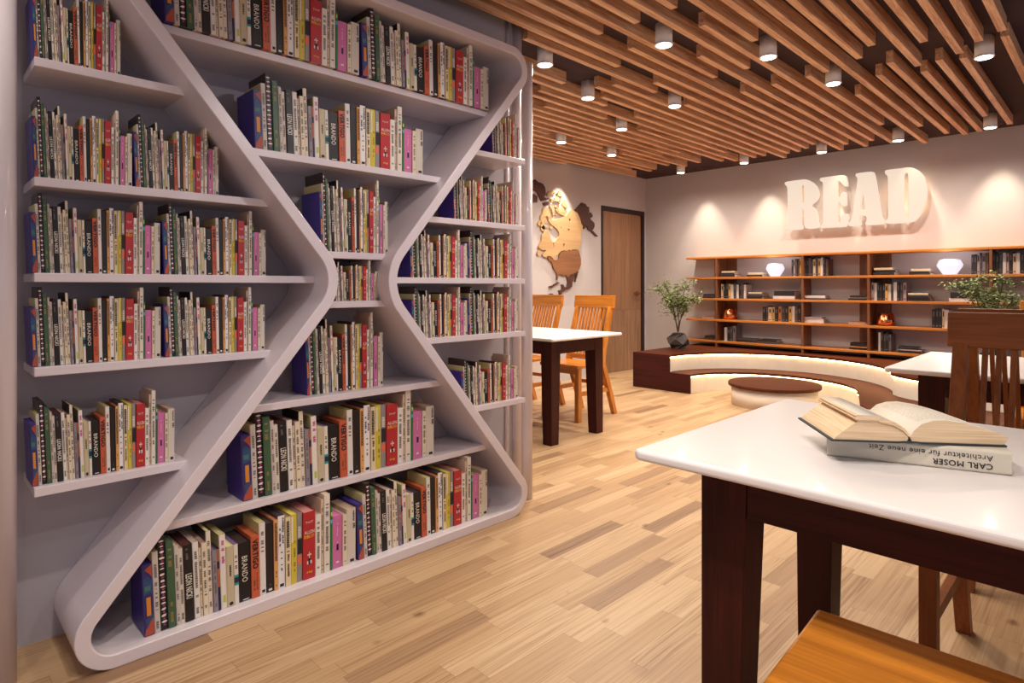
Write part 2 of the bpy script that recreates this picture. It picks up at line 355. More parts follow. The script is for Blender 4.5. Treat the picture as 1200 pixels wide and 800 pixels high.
def yl(z): z = min(z, 2.24-z); return min(.2693+.8197*z, 1.13)
def yr(z): z = min(z, 2.24-z); return max(2.2163-.8197*z, 1.365)
def oyl(z): z = min(z, 2.24-z); return min(.2176+.8197*z, 1.094)
def oyr(z): z = min(z, 2.24-z); return max(2.268-.8197*z, 1.400)
TH = .026
CZ = {1: 1.920, 2: 1.577, 3: 1.231, 4: 1.042, 5: .688, 6: .358}
for z in CZ.values():
    b = NB(); e = .004
    hexa(b, [(BX, yl(z-TH)-e, z-TH), (-2.12, yl(z-TH)-e, z-TH), (-2.12, yr(z-TH)+e, z-TH), (BX, yr(z-TH)+e, z-TH)],
            [(BX, yl(z)-e, z), (-2.12, yl(z)-e, z), (-2.12, yr(z)+e, z), (BX, yr(z)+e, z)])
    obj('shelf', b, M_lacq, BC, .002)
OZ = {1: 1.743, 2: 1.407, 3: 1.137, 4: .871, 5: .533}
for z in OZ.values():
    b = NB(); e = .004
    hexa(b, [(BX, .26, z-TH), (-2.155, .26, z-TH), (-2.155, oyl(z-TH)+e, z-TH), (BX, oyl(z-TH)+e, z-TH)],
            [(BX, .26, z), (-2.155, .26, z), (-2.155, oyl(z)+e, z), (BX, oyl(z)+e, z)]); obj('shelf', b, M_lacq, BC, .002)
    b = NB()
    hexa(b, [(BX, oyr(z-TH)-e, z-TH), (-2.155, oyr(z-TH)-e, z-TH), (-2.155, 2.243, z-TH), (BX, 2.243, z-TH)],
            [(BX, oyr(z)-e, z), (-2.155, oyr(z)-e, z), (-2.155, 2.243, z), (BX, 2.243, z)]); obj('shelf', b, M_lacq, BC, .002)
for yy, pr_ in ((.190, .036), (2.292, .029)):
    b = NB(); cyl(b, (-2.190, yy), pr_, 0, 2.25, 32); obj('side_post', b, M_lacq, BC)

# ------------------------------------------------------------------ books of the white bookcase
W_ = (202, 193, 184); CR = (198, 183, 152); BK = (24, 20, 23)
KH = (206, 196, 138); BEI = (205, 178, 158); DBR = (66, 52, 48)
# (left edge, right edge on a 140..1366 run), height (red book = 1), spine, boards, top, words for the label
BOOKS = [
 (140, 190, .90, 'art', (58, 40, 132), (74, 58, 150), 'thick violet book with patterned spine', 'art'),
 (190, 218, 1.03, W_, KH, KH, 'slim white book right of the patterned violet one', 'dash'),
 (218, 255, 1.20, BK, DBR, DBR, 'tall black book with white blots', 'blots'),
 (255, 292, 1.11, (62, 92, 66), (58, 84, 62), (70, 96, 70), 'tall dark green hardback', 'gold'),
 (295, 315, 1.04, W_, (214, 180, 166), (214, 180, 166), 'slim white book touching the dark green hardback', 'dash'),
 (315, 338, .975, (222, 212, 196), (214, 180, 166), (214, 180, 166), 'slim off-white book left of the black lettered one', 'dash'),
 (338, 383, 1.01, BK, (90, 52, 48), (90, 52, 48), 'black book with pale capitals on its spine', 'LEON NOEL'),
 (385, 415, 1.01, (230, 224, 214), (200, 190, 186), (196, 170, 160), 'white book right of the black lettered one', 'dash'),
 (415, 430, .92, (226, 210, 178), (200, 160, 150), (200, 160, 150), 'very thin cream booklet, left one of two', 'dash'),
 (430, 455, .97, (228, 214, 186), (200, 160, 150), (206, 170, 156), 'thin cream booklet, right one of two', 'dash'),
 (455, 480, 1.11, (226, 214, 194), (40, 34, 34), KH, 'tall off-white book with a black cover side', 'dash'),
 (482, 506, .835, (140, 136, 144), (150, 92, 110), (130, 120, 150), 'short grey book', 'dash'),
 (506, 520, .835, (196, 112, 78), (60, 50, 70), (90, 70, 90), 'short thin orange and black book', 'half'),
 (522, 555, 1.01, (236, 226, 218), KH, KH, 'white book with magenta title', 'magenta'),
 (555, 593, .83, CR, (230, 222, 170), (232, 222, 170), 'short cream book', 'oval'),
 (595, 619, .83, (228, 220, 208), (138, 112, 160), (138, 112, 160), 'short white book with teal and navy bands', 'teal'),
 (620, 690, .815, (18, 15, 19), (40, 33, 37), (66, 50, 47), 'thick black book with large white capitals', 'BRANDO'),
 (690, 738, .87, (198, 92, 60), (198, 92, 60), (206, 112, 70), 'orange book with black capitals', 'VERTIGO'),
 (739, 775, 1.02, (226, 220, 214), KH, KH, 'white book right of the orange one', 'dashtop'),
 (776, 822, .99, (30, 24, 26), (64, 48, 46), (70, 55, 52), 'glossy brown-black book', 'foot'),
 (823, 847, 1.01, (222, 164, 92), (200, 124, 90), (204, 130, 96), 'narrow tan book with brown lettering', 'brown'),
 (848, 890, 1.05, (236, 232, 230), (70, 60, 66), (64, 56, 60), 'white book with bold black lettering', 'two'),
 (891, 924, 1.01, (228, 208, 164), (150, 120, 96), (150, 124, 100), 'cream book with dense black lettering', 'dense'),
 (925, 962, 1.02, (208, 188, 64), (208, 192, 84), (224, 212, 96), 'yellow book', 'olive'),
 (963, 998, 1.02, (146, 140, 138), (140, 112, 100), (132, 108, 98), 'grey book with a small orange label', 'label'),
 (1000, 1080, 1.0, (182, 40, 46), (182, 48, 50), (214, 148, 140), 'thick red hardback with yellow lettering', 'red'),
 (1083, 1121, .92, (234, 228, 218), BEI, BEI, 'white book right of the thick red one', 'dash'),
 (1122, 1139, 1.13, (216, 196, 168), BEI, BEI, 'tall thin beige booklet', 'dash'),
 (1140, 1180, 1.19, (226, 216, 202), BEI, (214, 188, 164), 'tallest off-white book of its run', 'dash'),
 (1183, 1200, .95, (34, 122, 62), (34, 112, 58), (60, 130, 80), 'thin bright green book', 'blue'),
 (1201, 1270, .81, (206, 112, 164), (202, 112, 158), (228, 130, 186), 'pink book', 'pink'),
 (1271, 1300, .80, (222, 208, 180), BEI, BEI, 'thin beige book right of the pink one', 'dash'),
 (1301, 1366, .86, (210, 200, 186), (200, 172, 146), (206, 178, 150), 'pale grey-beige book ending the run', 'black'),
]
NBK = len(BOOKS); UH = .20; UD = .125
def bmat(rgb, rough=.45): return plain('book_%02x%02x%02x' % tuple(rgb), rgb, rough, noise=.05)
M_art = patches('patterned_spine', [(44, 48, 112), (196, 84, 52), (38, 82, 104), (124, 40, 50), (54, 66, 132), (60, 50, 120)])
INK = plain('black_ink', (34, 30, 32), .6, noise=0); PALE = plain('pale_ink', (226, 218, 206), .5, noise=0)
GREYI = plain('grey_ink', (112, 102, 98), .6, noise=0); YEL = plain('yellow_ink', (246, 190, 60), .5, noise=0)
MAG = plain('magenta_ink', (196, 60, 140), .5, noise=0); TEAL = plain('teal_ink', (20, 150, 148), .5, noise=0)
NAVY = plain('navy_ink', (42, 32, 66), .5, noise=0); BRN = plain('brown_ink', (104, 64, 36), .5, noise=0)
ORG = plain('orange_ink', (232, 112, 78), .5, noise=0); GOLD = plain('gold_ink', (150, 128, 70), .5, noise=0)
SKY = plain('sky_ink', (84, 170, 200), .5, noise=0); LIME = plain('lime_ink', (190, 200, 90), .5, noise=0)
def rect(bm, y0, y1, z0, z1, mi):
    f = bm.faces.new([bm.verts.new((.0007, y, z)) for y, z in ((y0, z0), (y1, z0), (y1, z1), (y0, z1))]); f.material_index = mi
def dashes(bm, w, h, z0, z1, mi, rnd, yc=.5, th=.5, gap=.22):
    """letters too small to read: a column of little ink marks down the spine"""
    z = h*z1
    while z > h*z0:
        d = rnd.uniform(.0022, .0058)
        if rnd.random() > gap: rect(bm, w*(yc-th/2)*(1+rnd.uniform(0, .12)), w*(yc+th/2)*(1-rnd.uniform(0, .12)), z-d*.72, z, mi)
        else: z -= .003
        z -= d
def vtext(bm, s, w, h, z0, z1, mi, bold=0, fit=.72):
    me = text_mesh(s, 1.0, bold=bold, res=2, extr=0)
    xs = [v.co.x for v in me.vertices]; ys = [v.co.y for v in me.vertices]
    L0 = max(xs)-min(xs); H0 = max(ys)-min(ys); cx = (max(xs)+min(xs))/2; cy = (max(ys)+min(ys))/2
    sx = h*(z1-z0)/L0; sy = w*fit/H0
    # text x runs down (-z), text y runs to the left when read from the front (+y of the book is its right)
    M = Matrix(((0, 0, 1, .0008), (0, sy, 0, w/2-cy*sy), (-sx, 0, 0, h*(z0+z1)/2+cx*sx), (0, 0, 0, 1)))
    add_mesh(bm, me, M, mi); bpy.data.meshes.remove(me)
def htext(bm, s, w, h, zc, zh, mi, fit=.8):
    me = text_mesh(s, 1.0, res=1, extr=0, bold=.01)
    xs = [v.co.x for v in me.vertices]; ys = [v.co.y for v in me.vertices]
    L0 = max(xs)-min(xs); H0 = max(ys)-min(ys); cx = (max(xs)+min(xs))/2; cy = (max(ys)+min(ys))/2
    sx = w*fit/L0; sy = h*zh/H0
    M = Matrix(((0, 0, 1, .0008), (sx, 0, 0, w/2-cx*sx), (0, sy, 0, h*zc-cy*sy), (0, 0, 0, 1)))
    add_mesh(bm, me, M, mi); bpy.data.meshes.remove(me)
def print_for(i, w, h):
    kind = BOOKS[i][7]; rnd = random.Random(100+i); b = NB(); mats = [INK]
    if kind == 'art':
        mats = [plain('print_orange', (214, 136, 44), .5, noise=0), plain('print_teal', (62, 112, 104), .5, noise=0), plain('print_rust', (178, 78, 52), .5, noise=.2), plain('print_blue', (44, 74, 120), .5, noise=.2)]
        def poly(pts, mi):
            f = b.faces.new([b.verts.new((.0005+.0001*mi*0, w*y, h*z)) for y, z in pts]); f.material_index = mi
        poly([(.05, 0.01), (.95, 0.01), (.95, .24), (.6, .2), (.2, .1)], 2); poly([(.25, .93), (.95, .99), (.95, .80), (.7, .86)], 2); poly([(.12, .58), (.9, .60), (.9, .78), (.45, .84), (.12, .8)], 3); poly([(.3, .1), (.95, .26), (.95, .30), (.2, .24)], 3)
        rect(b, w*.32, w*.72, h*.28, h*.54, 0); rect(b, w*.2, w*.75, h*.63, h*.70, 1)
    elif kind == 'dash': mats = [GREYI]; dashes(b, w, h, .28, .88, 0, rnd); dashes(b, w, h, .06, .14, 0, rnd)
    elif kind == 'dashtop': mats = [GREYI, INK]; dashes(b, w, h, .6, .92, 0, rnd); rect(b, w*.3, w*.8, h*.03, h*.07, 1)
    elif kind == 'blots':
        mats = [PALE, MAG]; z = .96
        while z > .04:
            q = rnd.uniform(.018, .034); k = rnd.randint(5, 7); a0 = rnd.random()
            f = b.faces.new([b.verts.new((.0007, w*(.5+.42*rnd.uniform(.55, 1)*math.cos(a0+6.283*t/k)), h*(z-q/2+q*.55*rnd.uniform(.7, 1)*math.sin(a0+6.283*t/k)))) for t in range(k)]); f.material_index = 0; z -= q+.012
            if rnd.random() < .75: rect(b, w*.38, w*.66, h*(z-.013), h*z, 1)
            z -= .024
    elif kind == 'gold': mats = [GOLD]; dashes(b, w, h, .72, .92, 0, rnd, .5, .5); dashes(b, w, h, .08, .3, 0, rnd, .5, .4)
    elif kind == 'LEON NOEL': mats = [PALE, GREYI]; vtext(b, 'LEON NICKI', w, h, .30, .62, 0, .02); dashes(b, w, h, .78, .95, 1, rnd, .4, .3)
    elif kind == 'half': mats = [NAVY]; rect(b, 0, w, 0, h*.38, 0); rect(b, 0, w, h*.68, h*.8, 0)
    elif kind == 'magenta': mats = [MAG, LIME]; dashes(b, w, h, .62, .92, 0, rnd, .55, .5); rect(b, w*.35, w*.8, h*.08, h*.18, 1)
    elif kind == 'oval':
        mats = [INK]; dashes(b, w, h, .5, .72, 0, rnd, .5, .3)
        b.faces.new([b.verts.new((.0007, w*(.5+.3*math.cos(a*.5236)), h*(.05+.03*math.sin(a*.5236)))) for a in range(12)])
    elif kind == 'teal': mats = [TEAL, NAVY, GREYI]; rect(b, 0, w, h*.32, h*.36, 0); rect(b, 0, w, h*.36, h*.45, 1); rect(b, 0, w, h*.45, h*.49, 0); dashes(b, w, h, .6, .9, 2, rnd, .5, .55)
    elif kind == 'BRANDO': mats = [PALE]; vtext(b, 'BRANDO', w, h, .33, .77, 0, .005, .46); rect(b, w*.3, w*.8, h*.02, h*.035, 0)
    elif kind == 'VERTIGO': mats = [INK, BRN]; vtext(b, 'VERTIGO', w, h, .47, .95, 0, .04, .7); dashes(b, w, h, .12, .4, 1, rnd, .35, .22); dashes(b, w, h, .12, .4, 1, rnd, .68, .22)
    elif kind == 'foot': mats = [PALE, GREYI]; rect(b, w*.3, w*.75, h*.02, h*.05, 0); dashes(b, w, h, .08, .16, 1, rnd, .5, .2)
    elif kind == 'brown': mats = [BRN]; dashes(b, w, h, .4, .96, 0, rnd, .5, .7, .1); dashes(b, w, h, .06, .3, 0, rnd, .5, .4, .5)
    elif kind == 'two': mats = [INK]; dashes(b, w, h, .62, .97, 0, rnd, .72, .3, .15); dashes(b, w, h, .56, .86, 0, rnd, .28, .28, .15); dashes(b, w, h, .24, .5, 0, rnd, .5, .3); rect(b, w*.2, w*.8, h*.02, h*.06, 0)
    elif kind == 'dense': mats = [INK]; dashes(b, w, h, .5, .94, 0, rnd, .45, .62, .12); dashes(b, w, h, .14, .46, 0, rnd, .5, .4, .2)
    elif kind == 'olive': mats = [plain('olive_ink', (140, 124, 40), .6, noise=0), PALE]; dashes(b, w, h, .18, .72, 0, rnd, .62, .34, .2); rect(b, w*.06, w*.36, h*.6, h*.97, 1)
    elif kind == 'label': mats = [INK, ORG, PALE]; rect(b, w*.1, w, h*.40, h*.62, 0); rect(b, w*.1, w*.8, h*.25, h*.38, 1); dashes(b, w, h, .64, .8, 2, rnd, .5, .6, .1)
    elif kind == 'red':
        mats = [PALE, YEL, INK]; htext(b, 'TOUT', w, h, .845, .035, 0, .6); htext(b, 'ALLEN', w, h, .70, .05, 0, .84); htext(b, 'BIBLIO', w, h, .635, .05, 1, .84)
        rect(b, w*.47, w*.53, h*.30, h*.40, 0); rect(b, w*.34, w*.66, h*.35, h*.37, 0); rect(b, w*.3, w*.7, h*.22, h*.27, 0); rect(b, w*.42, w*.58, h*.22, h*.31, 2)
        htext(b, 'zig', w, h, .10, .04, 1, .5)
    elif kind == 'blue': mats = [SKY, LIME]; rect(b, 0, w, h*.76, h*.82, 0); rect(b, w*.2, w*.8, h*.88, h*.94, 1)
    elif kind == 'pink': mats = [NAVY, PALE, plain('rose_ink', (240, 170, 205), .5, noise=0)]; rect(b, w*.40, w*.62, h*.34, h*.46, 0); dashes(b, w, h, .5, .9, 2, rnd, .5, .16, .4); rect(b, w*.35, w*.65, h*.1, h*.13, 1)
    elif kind == 'black': mats = [INK]; dashes(b, w, h, .62, .96, 0, rnd, .78, .3, .15); rect(b, w*.35, w*.8, h*.03, h*.08, 0)
    return b, mats
def book_meshes(i, w):
    L_, R_, hf, sp, side, top, lab, kind = BOOKS[i]; h = hf*UH; t = min(.0022, w*.12)
    b = NB()
    # cover: two boards and a softly rounded spine, one U-shaped wrap
    U = [(-UD, 0), (-.0015, 0), (0, .0012), (0, w-.0012), (-.0015, w), (-UD, w), (-UD, w-t), (-t, w-t), (-t, t), (-UD, t)]
    A = [b.verts.new((x, y, 0)) for x, y in U]; Bv = [b.verts.new((x, y, h)) for x, y in U]
    fs = [b.faces.new(A[::-1]), b.faces.new(Bv)]
    for k in range(len(U)):
        f = b.faces.new((A[k], A[(k+1) % 10], Bv[(k+1) % 10], Bv[k])); f.material_index = 1 if k in (1, 2, 3) else 0
    mats = [bmat(side), bmat((48, 42, 104)) if sp == 'art' else bmat(sp)]
    bmesh.ops.recalc_face_normals(b, faces=b.faces[:])
    pb, pm = print_for(i, w, h); pr = mesh(pb, 'print', pm); n0 = len(b.faces); b.from_mesh(pr); b.faces.ensure_lookup_table()
    for f in b.faces[n0:]: f.material_index += 2
    bpy.data.meshes.remove(pr)
    cov = bpy.data.meshes.new('cover'); b.to_mesh(cov); b.free()
    for m in mats+pm: cov.materials.append(m)
    b = NB(); box(b, -UD+.002, -t, t, w-t, .001, h-.0012); pg = mesh(b, 'page_block', [bmat(top, .8)])
    return cov, pg
BM = [book_meshes(i, (BOOKS[i][1]-BOOKS[i][0])/1226*.333) for i in range(NBK)]
def lean(i): return R(2.2)*max(0, min(1, (25-i)/14))
# run: key, y0, y1, z shelf, spine plane x, height of the red book, words for the label
RUNS = [
 ('A', .515, 1.234, .0405, -2.086, .242, 'bottom shelf, left run'),
 ('B', 1.245, 1.926, .0405, -2.090, .240, 'bottom shelf, right run'),
 ('C', .828, 1.653, .3585, -2.140, .252, 'second lowest central shelf'),
 ('D', .575, 1.258, 1.9205, -2.100, .230, 'top central shelf, left run'),
 ('E', 1.270, 1.943, 1.9205, -2.100, .230, 'top central shelf, right run'),
 ('F', .862, 1.582, 1.5775, -2.125, .224, 'second highest central shelf'),
 ('G', .258, .625, .5335, -2.177, .197, 'lowest left side shelf'),
 ('H', .258, .583, 1.1375, -2.177, .190, 'middle left shelf, left run'),
 ('I', .258, .585, .8715, -2.177, .188, 'fourth left shelf, left run')]
REST = [
 (1.075, 1.412, .6885, -2.17, .255), (1.128, 1.36, 1.0425, -2.13, .134), (1.108, 1.405, 1.2315, -2.125, .246),
 (.262, .474, 1.7435, -2.177, .20), (.262, .505, 1.4075, -2.177, .192), (.513, .762, 1.4075, -2.177, .192), (.594, .924, 1.1375, -2.177, .190), (.597, .92, .8715, -2.177, .188),
 (2.034, 2.231, 1.7435, -2.177, .19), (1.793, 2.004, 1.4075, -2.177, .185), (2.006, 2.215, 1.4075, -2.177, .185), (1.551, 1.879, 1.1375, -2.177, .188), (1.881, 2.218, 1.1375, -2.177, .188),
 (1.562, 1.879, .8715, -2.177, .188), (1.881, 2.215, .8715, -2.177, .188), (1.842, 2.215, .5335, -2.177, .185)]
def place(i, y0, y1, z, x, rh, half=False):
    """matrix of book i in a run"""
    wsc = (y1-y0)/.333; yy = y0 + (BOOKS[i][0]-140)/1226*(y1-y0)
    zs = rh/UH
    dep = .14 if x > -2.15 else .118
    jx = ((i*37) % 11)/11*.006
    return Matrix.Translation((x-jx, yy, z)) @ Matrix.Rotation(lean(i), 4, 'X') @ Matrix.Diagonal((dep/UD, wsc*.985, zs, 1))
proto = {}
PARTS = ('cover', 'page_block')
for key, y0, y1, z, x, rh, where in RUNS:
    for i in range(NBK):
        M = place(i, y0, y1, z, x, rh)
        lab = BOOKS[i][6] + ', ' + where
        if i not in proto:
            o = thing('book', lab, 'book', (0, 0, 0), 0, 'books in the white bookcase')
            for nm, me in zip(PARTS, BM[i]): obj(nm, me, None, o)
            proto[i] = o
        else:
            o = proto[i].copy(); COL.objects.link(o); o['label'] = lab
            for ch in list(proto[i].children):
                c = ch.copy(); COL.objects.link(c); c.parent = o
        loc, rot, sc = M.decompose(); o.location = loc; o.rotation_euler = rot.to_euler(); o.scale = sc
# the smaller and farther runs: one object
allm = []; idx = {}
bk = NB()
for r in REST:
    half = (r[1]-r[0]) < .27 and r[3] < -2.15 and r[2] > 0
    for i in range(NBK):
        M = place(i, *r)
        for me in BM[i]:
            mi = []
            for m in me.materials:
                if m.name not in idx: idx[m.name] = len(allm); allm.append(m)
                mi.append(idx[m.name])
            n0 = len(bk.faces); v0 = len(bk.verts); bk.from_mesh(me); bk.verts.ensure_lookup_table(); bk.faces.ensure_lookup_table()
            bmesh.ops.transform(bk, matrix=M, verts=bk.verts[v0:])
            for f in bk.faces[n0:]: f.material_index = mi[f.material_index]
me = bpy.data.meshes.new('book_rows'); bk.to_mesh(me); bk.free()
for m in allm: me.materials.append(m)
o = obj('book_rows', me, None); o['kind'] = 'stuff'
tag(o, 'rows of small upright books filling the remaining side and centre shelves of the white bookcase', 'books')
#PART2
# ------------------------------------------------------------------ wooden wall map
def crop_pts(pts, ox, oy, s, axis, val):
    out = []
    for a, c in pts:
        p = on_plane(ox+a/s, oy+c/s, axis, val); out.append((p[1], p[2]) if axis == 0 else (p[0], p[2]))
    return out
def rough_edge(pts, amp, rnd, step=.03):
    out = []
    for i, p in enumerate(pts):
        q = pts[(i+1) % len(pts)]; d = math.dist(p, q); k = max(1, int(d/step)); out.append(p)
        for j in range(1, k):
            t = j/k; out.append((p[0]+(q[0]-p[0])*t+rnd.uniform(-amp, amp), p[1]+(q[1]-p[1])*t+rnd.uniform(-amp, amp)))
    return out
def curve_panel(name, polys, depth, mats, parent, M, bev=.0):
    cu = bpy.data.curves.new(name, 'CURVE'); cu.dimensions = '2D'; cu.fill_mode = 'BOTH'; cu.extrude = depth/2; cu.bevel_depth = bev; cu.offset = -bev; cu.bevel_resolution = 2
    for p in polys:
        sp = cu.splines.new('POLY'); sp.points.add(len(p)-1); sp.use_cyclic_u = True
        for q, xy in zip(sp.points, p): q.co = (xy[0], xy[1], 0, 1)
    t = bpy.data.objects.new('t', cu); COL.objects.link(t)
    me = bpy.data.meshes.new_from_object(t.evaluated_get(bpy.context.evaluated_depsgraph_get()))
    bpy.data.objects.remove(t); bpy.data.curves.remove(cu)
    me.transform(M); me.materials.clear(); me.materials.append(mats); me.name = name
    o = bpy.data.objects.new(name, me); COL.objects.link(o); o.parent = parent
    return o
M_mtan = wood('map_wood_tan', (186, 146, 98), (212, 174, 126), axis=1, scale=.5, rough=.6)
M_mbrn = wood('map_wood_brown', (118, 74, 44), (162, 108, 70), axis=1, scale=.5, rough=.6)
M_mdrk = wood('map_wood_dark', (66, 36, 30), (98, 58, 48), axis=1, scale=.5, rough=.6)
MX = XL+.012
mp = thing('wall_map', 'large relief wall map in tan, brown and dark wood beside the door', 'wall map', (XL, 5.6, 1.6))
C1, C2, C3 = (622, 200, 13.333), (622, 250, 13.333), (622, 295, 13.333)
def cp(c, pts): return crop_pts(pts, *c, 0, MX)
rm = random.Random(3)
YZ = Matrix(((0, 0, 1, MX-XL), (1, 0, 0, -5.6), (0, 1, 0, -1.6), (0, 0, 0, 1)))
mainland = cp(C2, [(110, 530), (160, 430), (165, 330), (200, 300), (240, 270), (280, 270), (300, 400), (330, 450), (333, 540), (347, 540), (352, 450), (400, 400), (435, 350), (430, 290), (370, 220), (290, 150), (265, 105), (275, 60)]) \
  + cp(C1, [(330, 770), (400, 748), (470, 735), (540, 715), (570, 655), (620, 612), (690, 640)]) + cp(C2, [(735, 20), (770, 110), (805, 200), (800, 250), (780, 300), (770, 380), (775, 480), (745, 545), (740, 568), (480, 583), (440, 610), (420, 640), (400, 650), (370, 700), (385, 735), (330, 700), (250, 660), (240, 690), (170, 650), (210, 600), (230, 580), (140, 550)])
lakes = [[(580, 85), (605, 80), (615, 110), (600, 132), (585, 110)], [(560, 235), (590, 240), (600, 262), (570, 262)], [(495, 480), (512, 460), (522, 490), (510, 530), (500, 515)], [(455, 215), (472, 212), (470, 232), (458, 232)]]
curve_panel('land_panel', [rough_edge(mainland, .009, rm)]+[cp(C2, q) for q in lakes], .022, M_mtan, mp, YZ)
isles = [(C1, [(180, 600), (210, 575), (250, 575), (275, 640), (300, 680), (290, 745), (262, 740), (250, 700), (215, 720), (210, 780), (195, 850), (230, 880), (205, 930), (160, 900), (140, 830), (150, 790), (140, 740), (145, 700), (170, 680)]),
 (C1, [(245, 380), (265, 335), (290, 318), (305, 350), (260, 398)]), (C1, [(400, 350), (440, 345), (480, 395), (440, 402)]), (C1, [(365, 425), (415, 405), (455, 450), (440, 490), (370, 470)]),
 (C1, [(480, 500), (510, 473), (555, 540), (562, 590), (520, 572), (480, 545)]), (C1, [(290, 560), (330, 548), (370, 620), (330, 622)]), (C1, [(420, 600), (480, 558), (540, 650), (530, 705), (470, 692), (420, 662)]),
 (C1, [(330, 620), (362, 640), (345, 722), (330, 680)]), (C1, [(298, 430), (328, 440), (330, 490), (305, 480)]), (C1, [(330, 310), (365, 330), (372, 358), (345, 345)]), (C1, [(385, 545), (408, 560), (405, 600), (388, 575)]),
 (C2, [(100, 165), (130, 110), (165, 130), (155, 190), (120, 200)]), (C2, [(150, 230), (190, 180), (215, 230), (195, 285), (160, 270)]), (C2, [(200, 105), (235, 95), (240, 140), (210, 145)]), (C2, [(225, 195), (255, 190), (258, 222), (230, 228)]), (C2, [(285, 215), (325, 195), (335, 235), (300, 250)]),
 (C2, [(90, 640), (110, 575), (150, 600), (140, 645), (105, 660)])]
for _ in range(16):
    a0, c0 = rm.uniform(285, 540), rm.uniform(330, 720); rr = rm.uniform(10, 26)
    isles.append((C1, [(a0+rr*rm.uniform(.5, 1.1)*math.cos(q*1.05), c0+rr*1.3*rm.uniform(.5, 1.1)*math.sin(q*1.05)) for q in range(6)]))
for c, p in isles: curve_panel('island_panel', [rough_edge(cp(c, p), .003, rm, .025)], .022, M_mtan, mp, YZ)
curve_panel('land_panel', [rough_edge(cp(C3, [(455, 12), (500, -10), (740, -26), (755, 30), (775, 110), (775, 200), (750, 270), (725, 296), (690, 330), (638, 343), (560, 398), (555, 380), (540, 362), (500, 372), (450, 347), (425, 362), (415, 432), (400, 437), (403, 350), (385, 310), (350, 260), (335, 200), (310, 150), (275, 132), (250, 72), (300, 88), (370, 142), (402, 122), (430, 122), (442, 60)]), .004, rm)], .02, M_mbrn, mp, YZ)
for q_, p in enumerate(([(562, 402), (642, 348), (692, 334), (727, 300), (735, 315), (715, 390), (692, 470), (682, 465), (706, 350), (690, 342), (660, 440), (640, 480), (640, 540), (570, 590), (535, 590), (510, 620), (480, 630), (465, 690), (440, 690), (445, 640), (430, 605), (480, 592), (490, 570), (470, 510), (500, 510), (520, 550), (560, 550), (575, 480)],
   [(280, 545), (320, 525), (345, 545), (320, 562)], [(345, 520), (420, 470), (445, 490), (420, 492), (355, 535)], [(285, 660), (320, 648), (352, 664), (320, 676)])): curve_panel('island_panel' if q_ else 'land_panel', [rough_edge(cp(C3, p), .003, rm)], .02, M_mdrk, mp, YZ)
alaska = cp(C1, [(700, 632), (670, 640), (790, 500), (850, 520), (870, 560), (905, 570), (905, 650), (880, 672), (930, 650), (960, 700), (950, 732), (920, 722), (930, 765)]) + cp(C2, [(985, 150), (990, 200), (965, 255), (950, 262), (1045, 362), (1020, 362), (935, 275), (895, 258), (870, 190), (822, 245), (812, 200), (775, 105), (740, 20)])
curve_panel('land_panel', [rough_edge(alaska, .004, rm)], .02, M_mdrk, mp, YZ)
for p in ([(-60, 180), (40, 140), (60, 135), (110, 180), (150, 190), (165, 230), (175, 200), (215, 260), (225, 370), (200, 410), (240, 440), (275, 420), (265, 450), (160, 470), (130, 400), (90, 330), (40, 300), (-50, 290)], [(-60, 370), (40, 360), (95, 400), (95, 490), (40, 490), (-50, 470)], [(188, 510), (260, 480), (277, 500), (260, 537), (210, 547)]): curve_panel('island_panel', [rough_edge(cp(C1, p), .004, rm)], .02, M_mdrk, mp, YZ)

# ------------------------------------------------------------------ illuminated READ letters
M_sign = plain('cream_lit_letter', (80, 70, 62), .7, emit=.88, noise=0, spec=.1, emit_rgb=(253, 230, 208))
M_halo = plain('halo_led', (255, 210, 140), .5, emit=18, noise=0, emit_rgb=(255, 196, 110))
SY = YB-.075
sign = thing('read_sign', 'glowing cream slab letters spelling READ on the back wall', 'sign', (-2.0, YB, 2.0))
K4, K5 = (915, 195, 10), (990, 190, 10)
def sp(c, pts): return [(x+2.0, z-2.0) for x, z in crop_pts(pts, *c, 1, SY)]
def chaikin(p, n=2):
    for _ in range(n):
        q = []
        for i, a in enumerate(p):
            c = p[(i+1) % len(p)]; d = math.dist(a, c); t = min(.25, .02/max(d, 1e-6))
            q += [(a[0]+(c[0]-a[0])*t, a[1]+(c[1]-a[1])*t), (c[0]-(c[0]-a[0])*t, c[1]-(c[1]-a[1])*t)]
        p = q
    return p
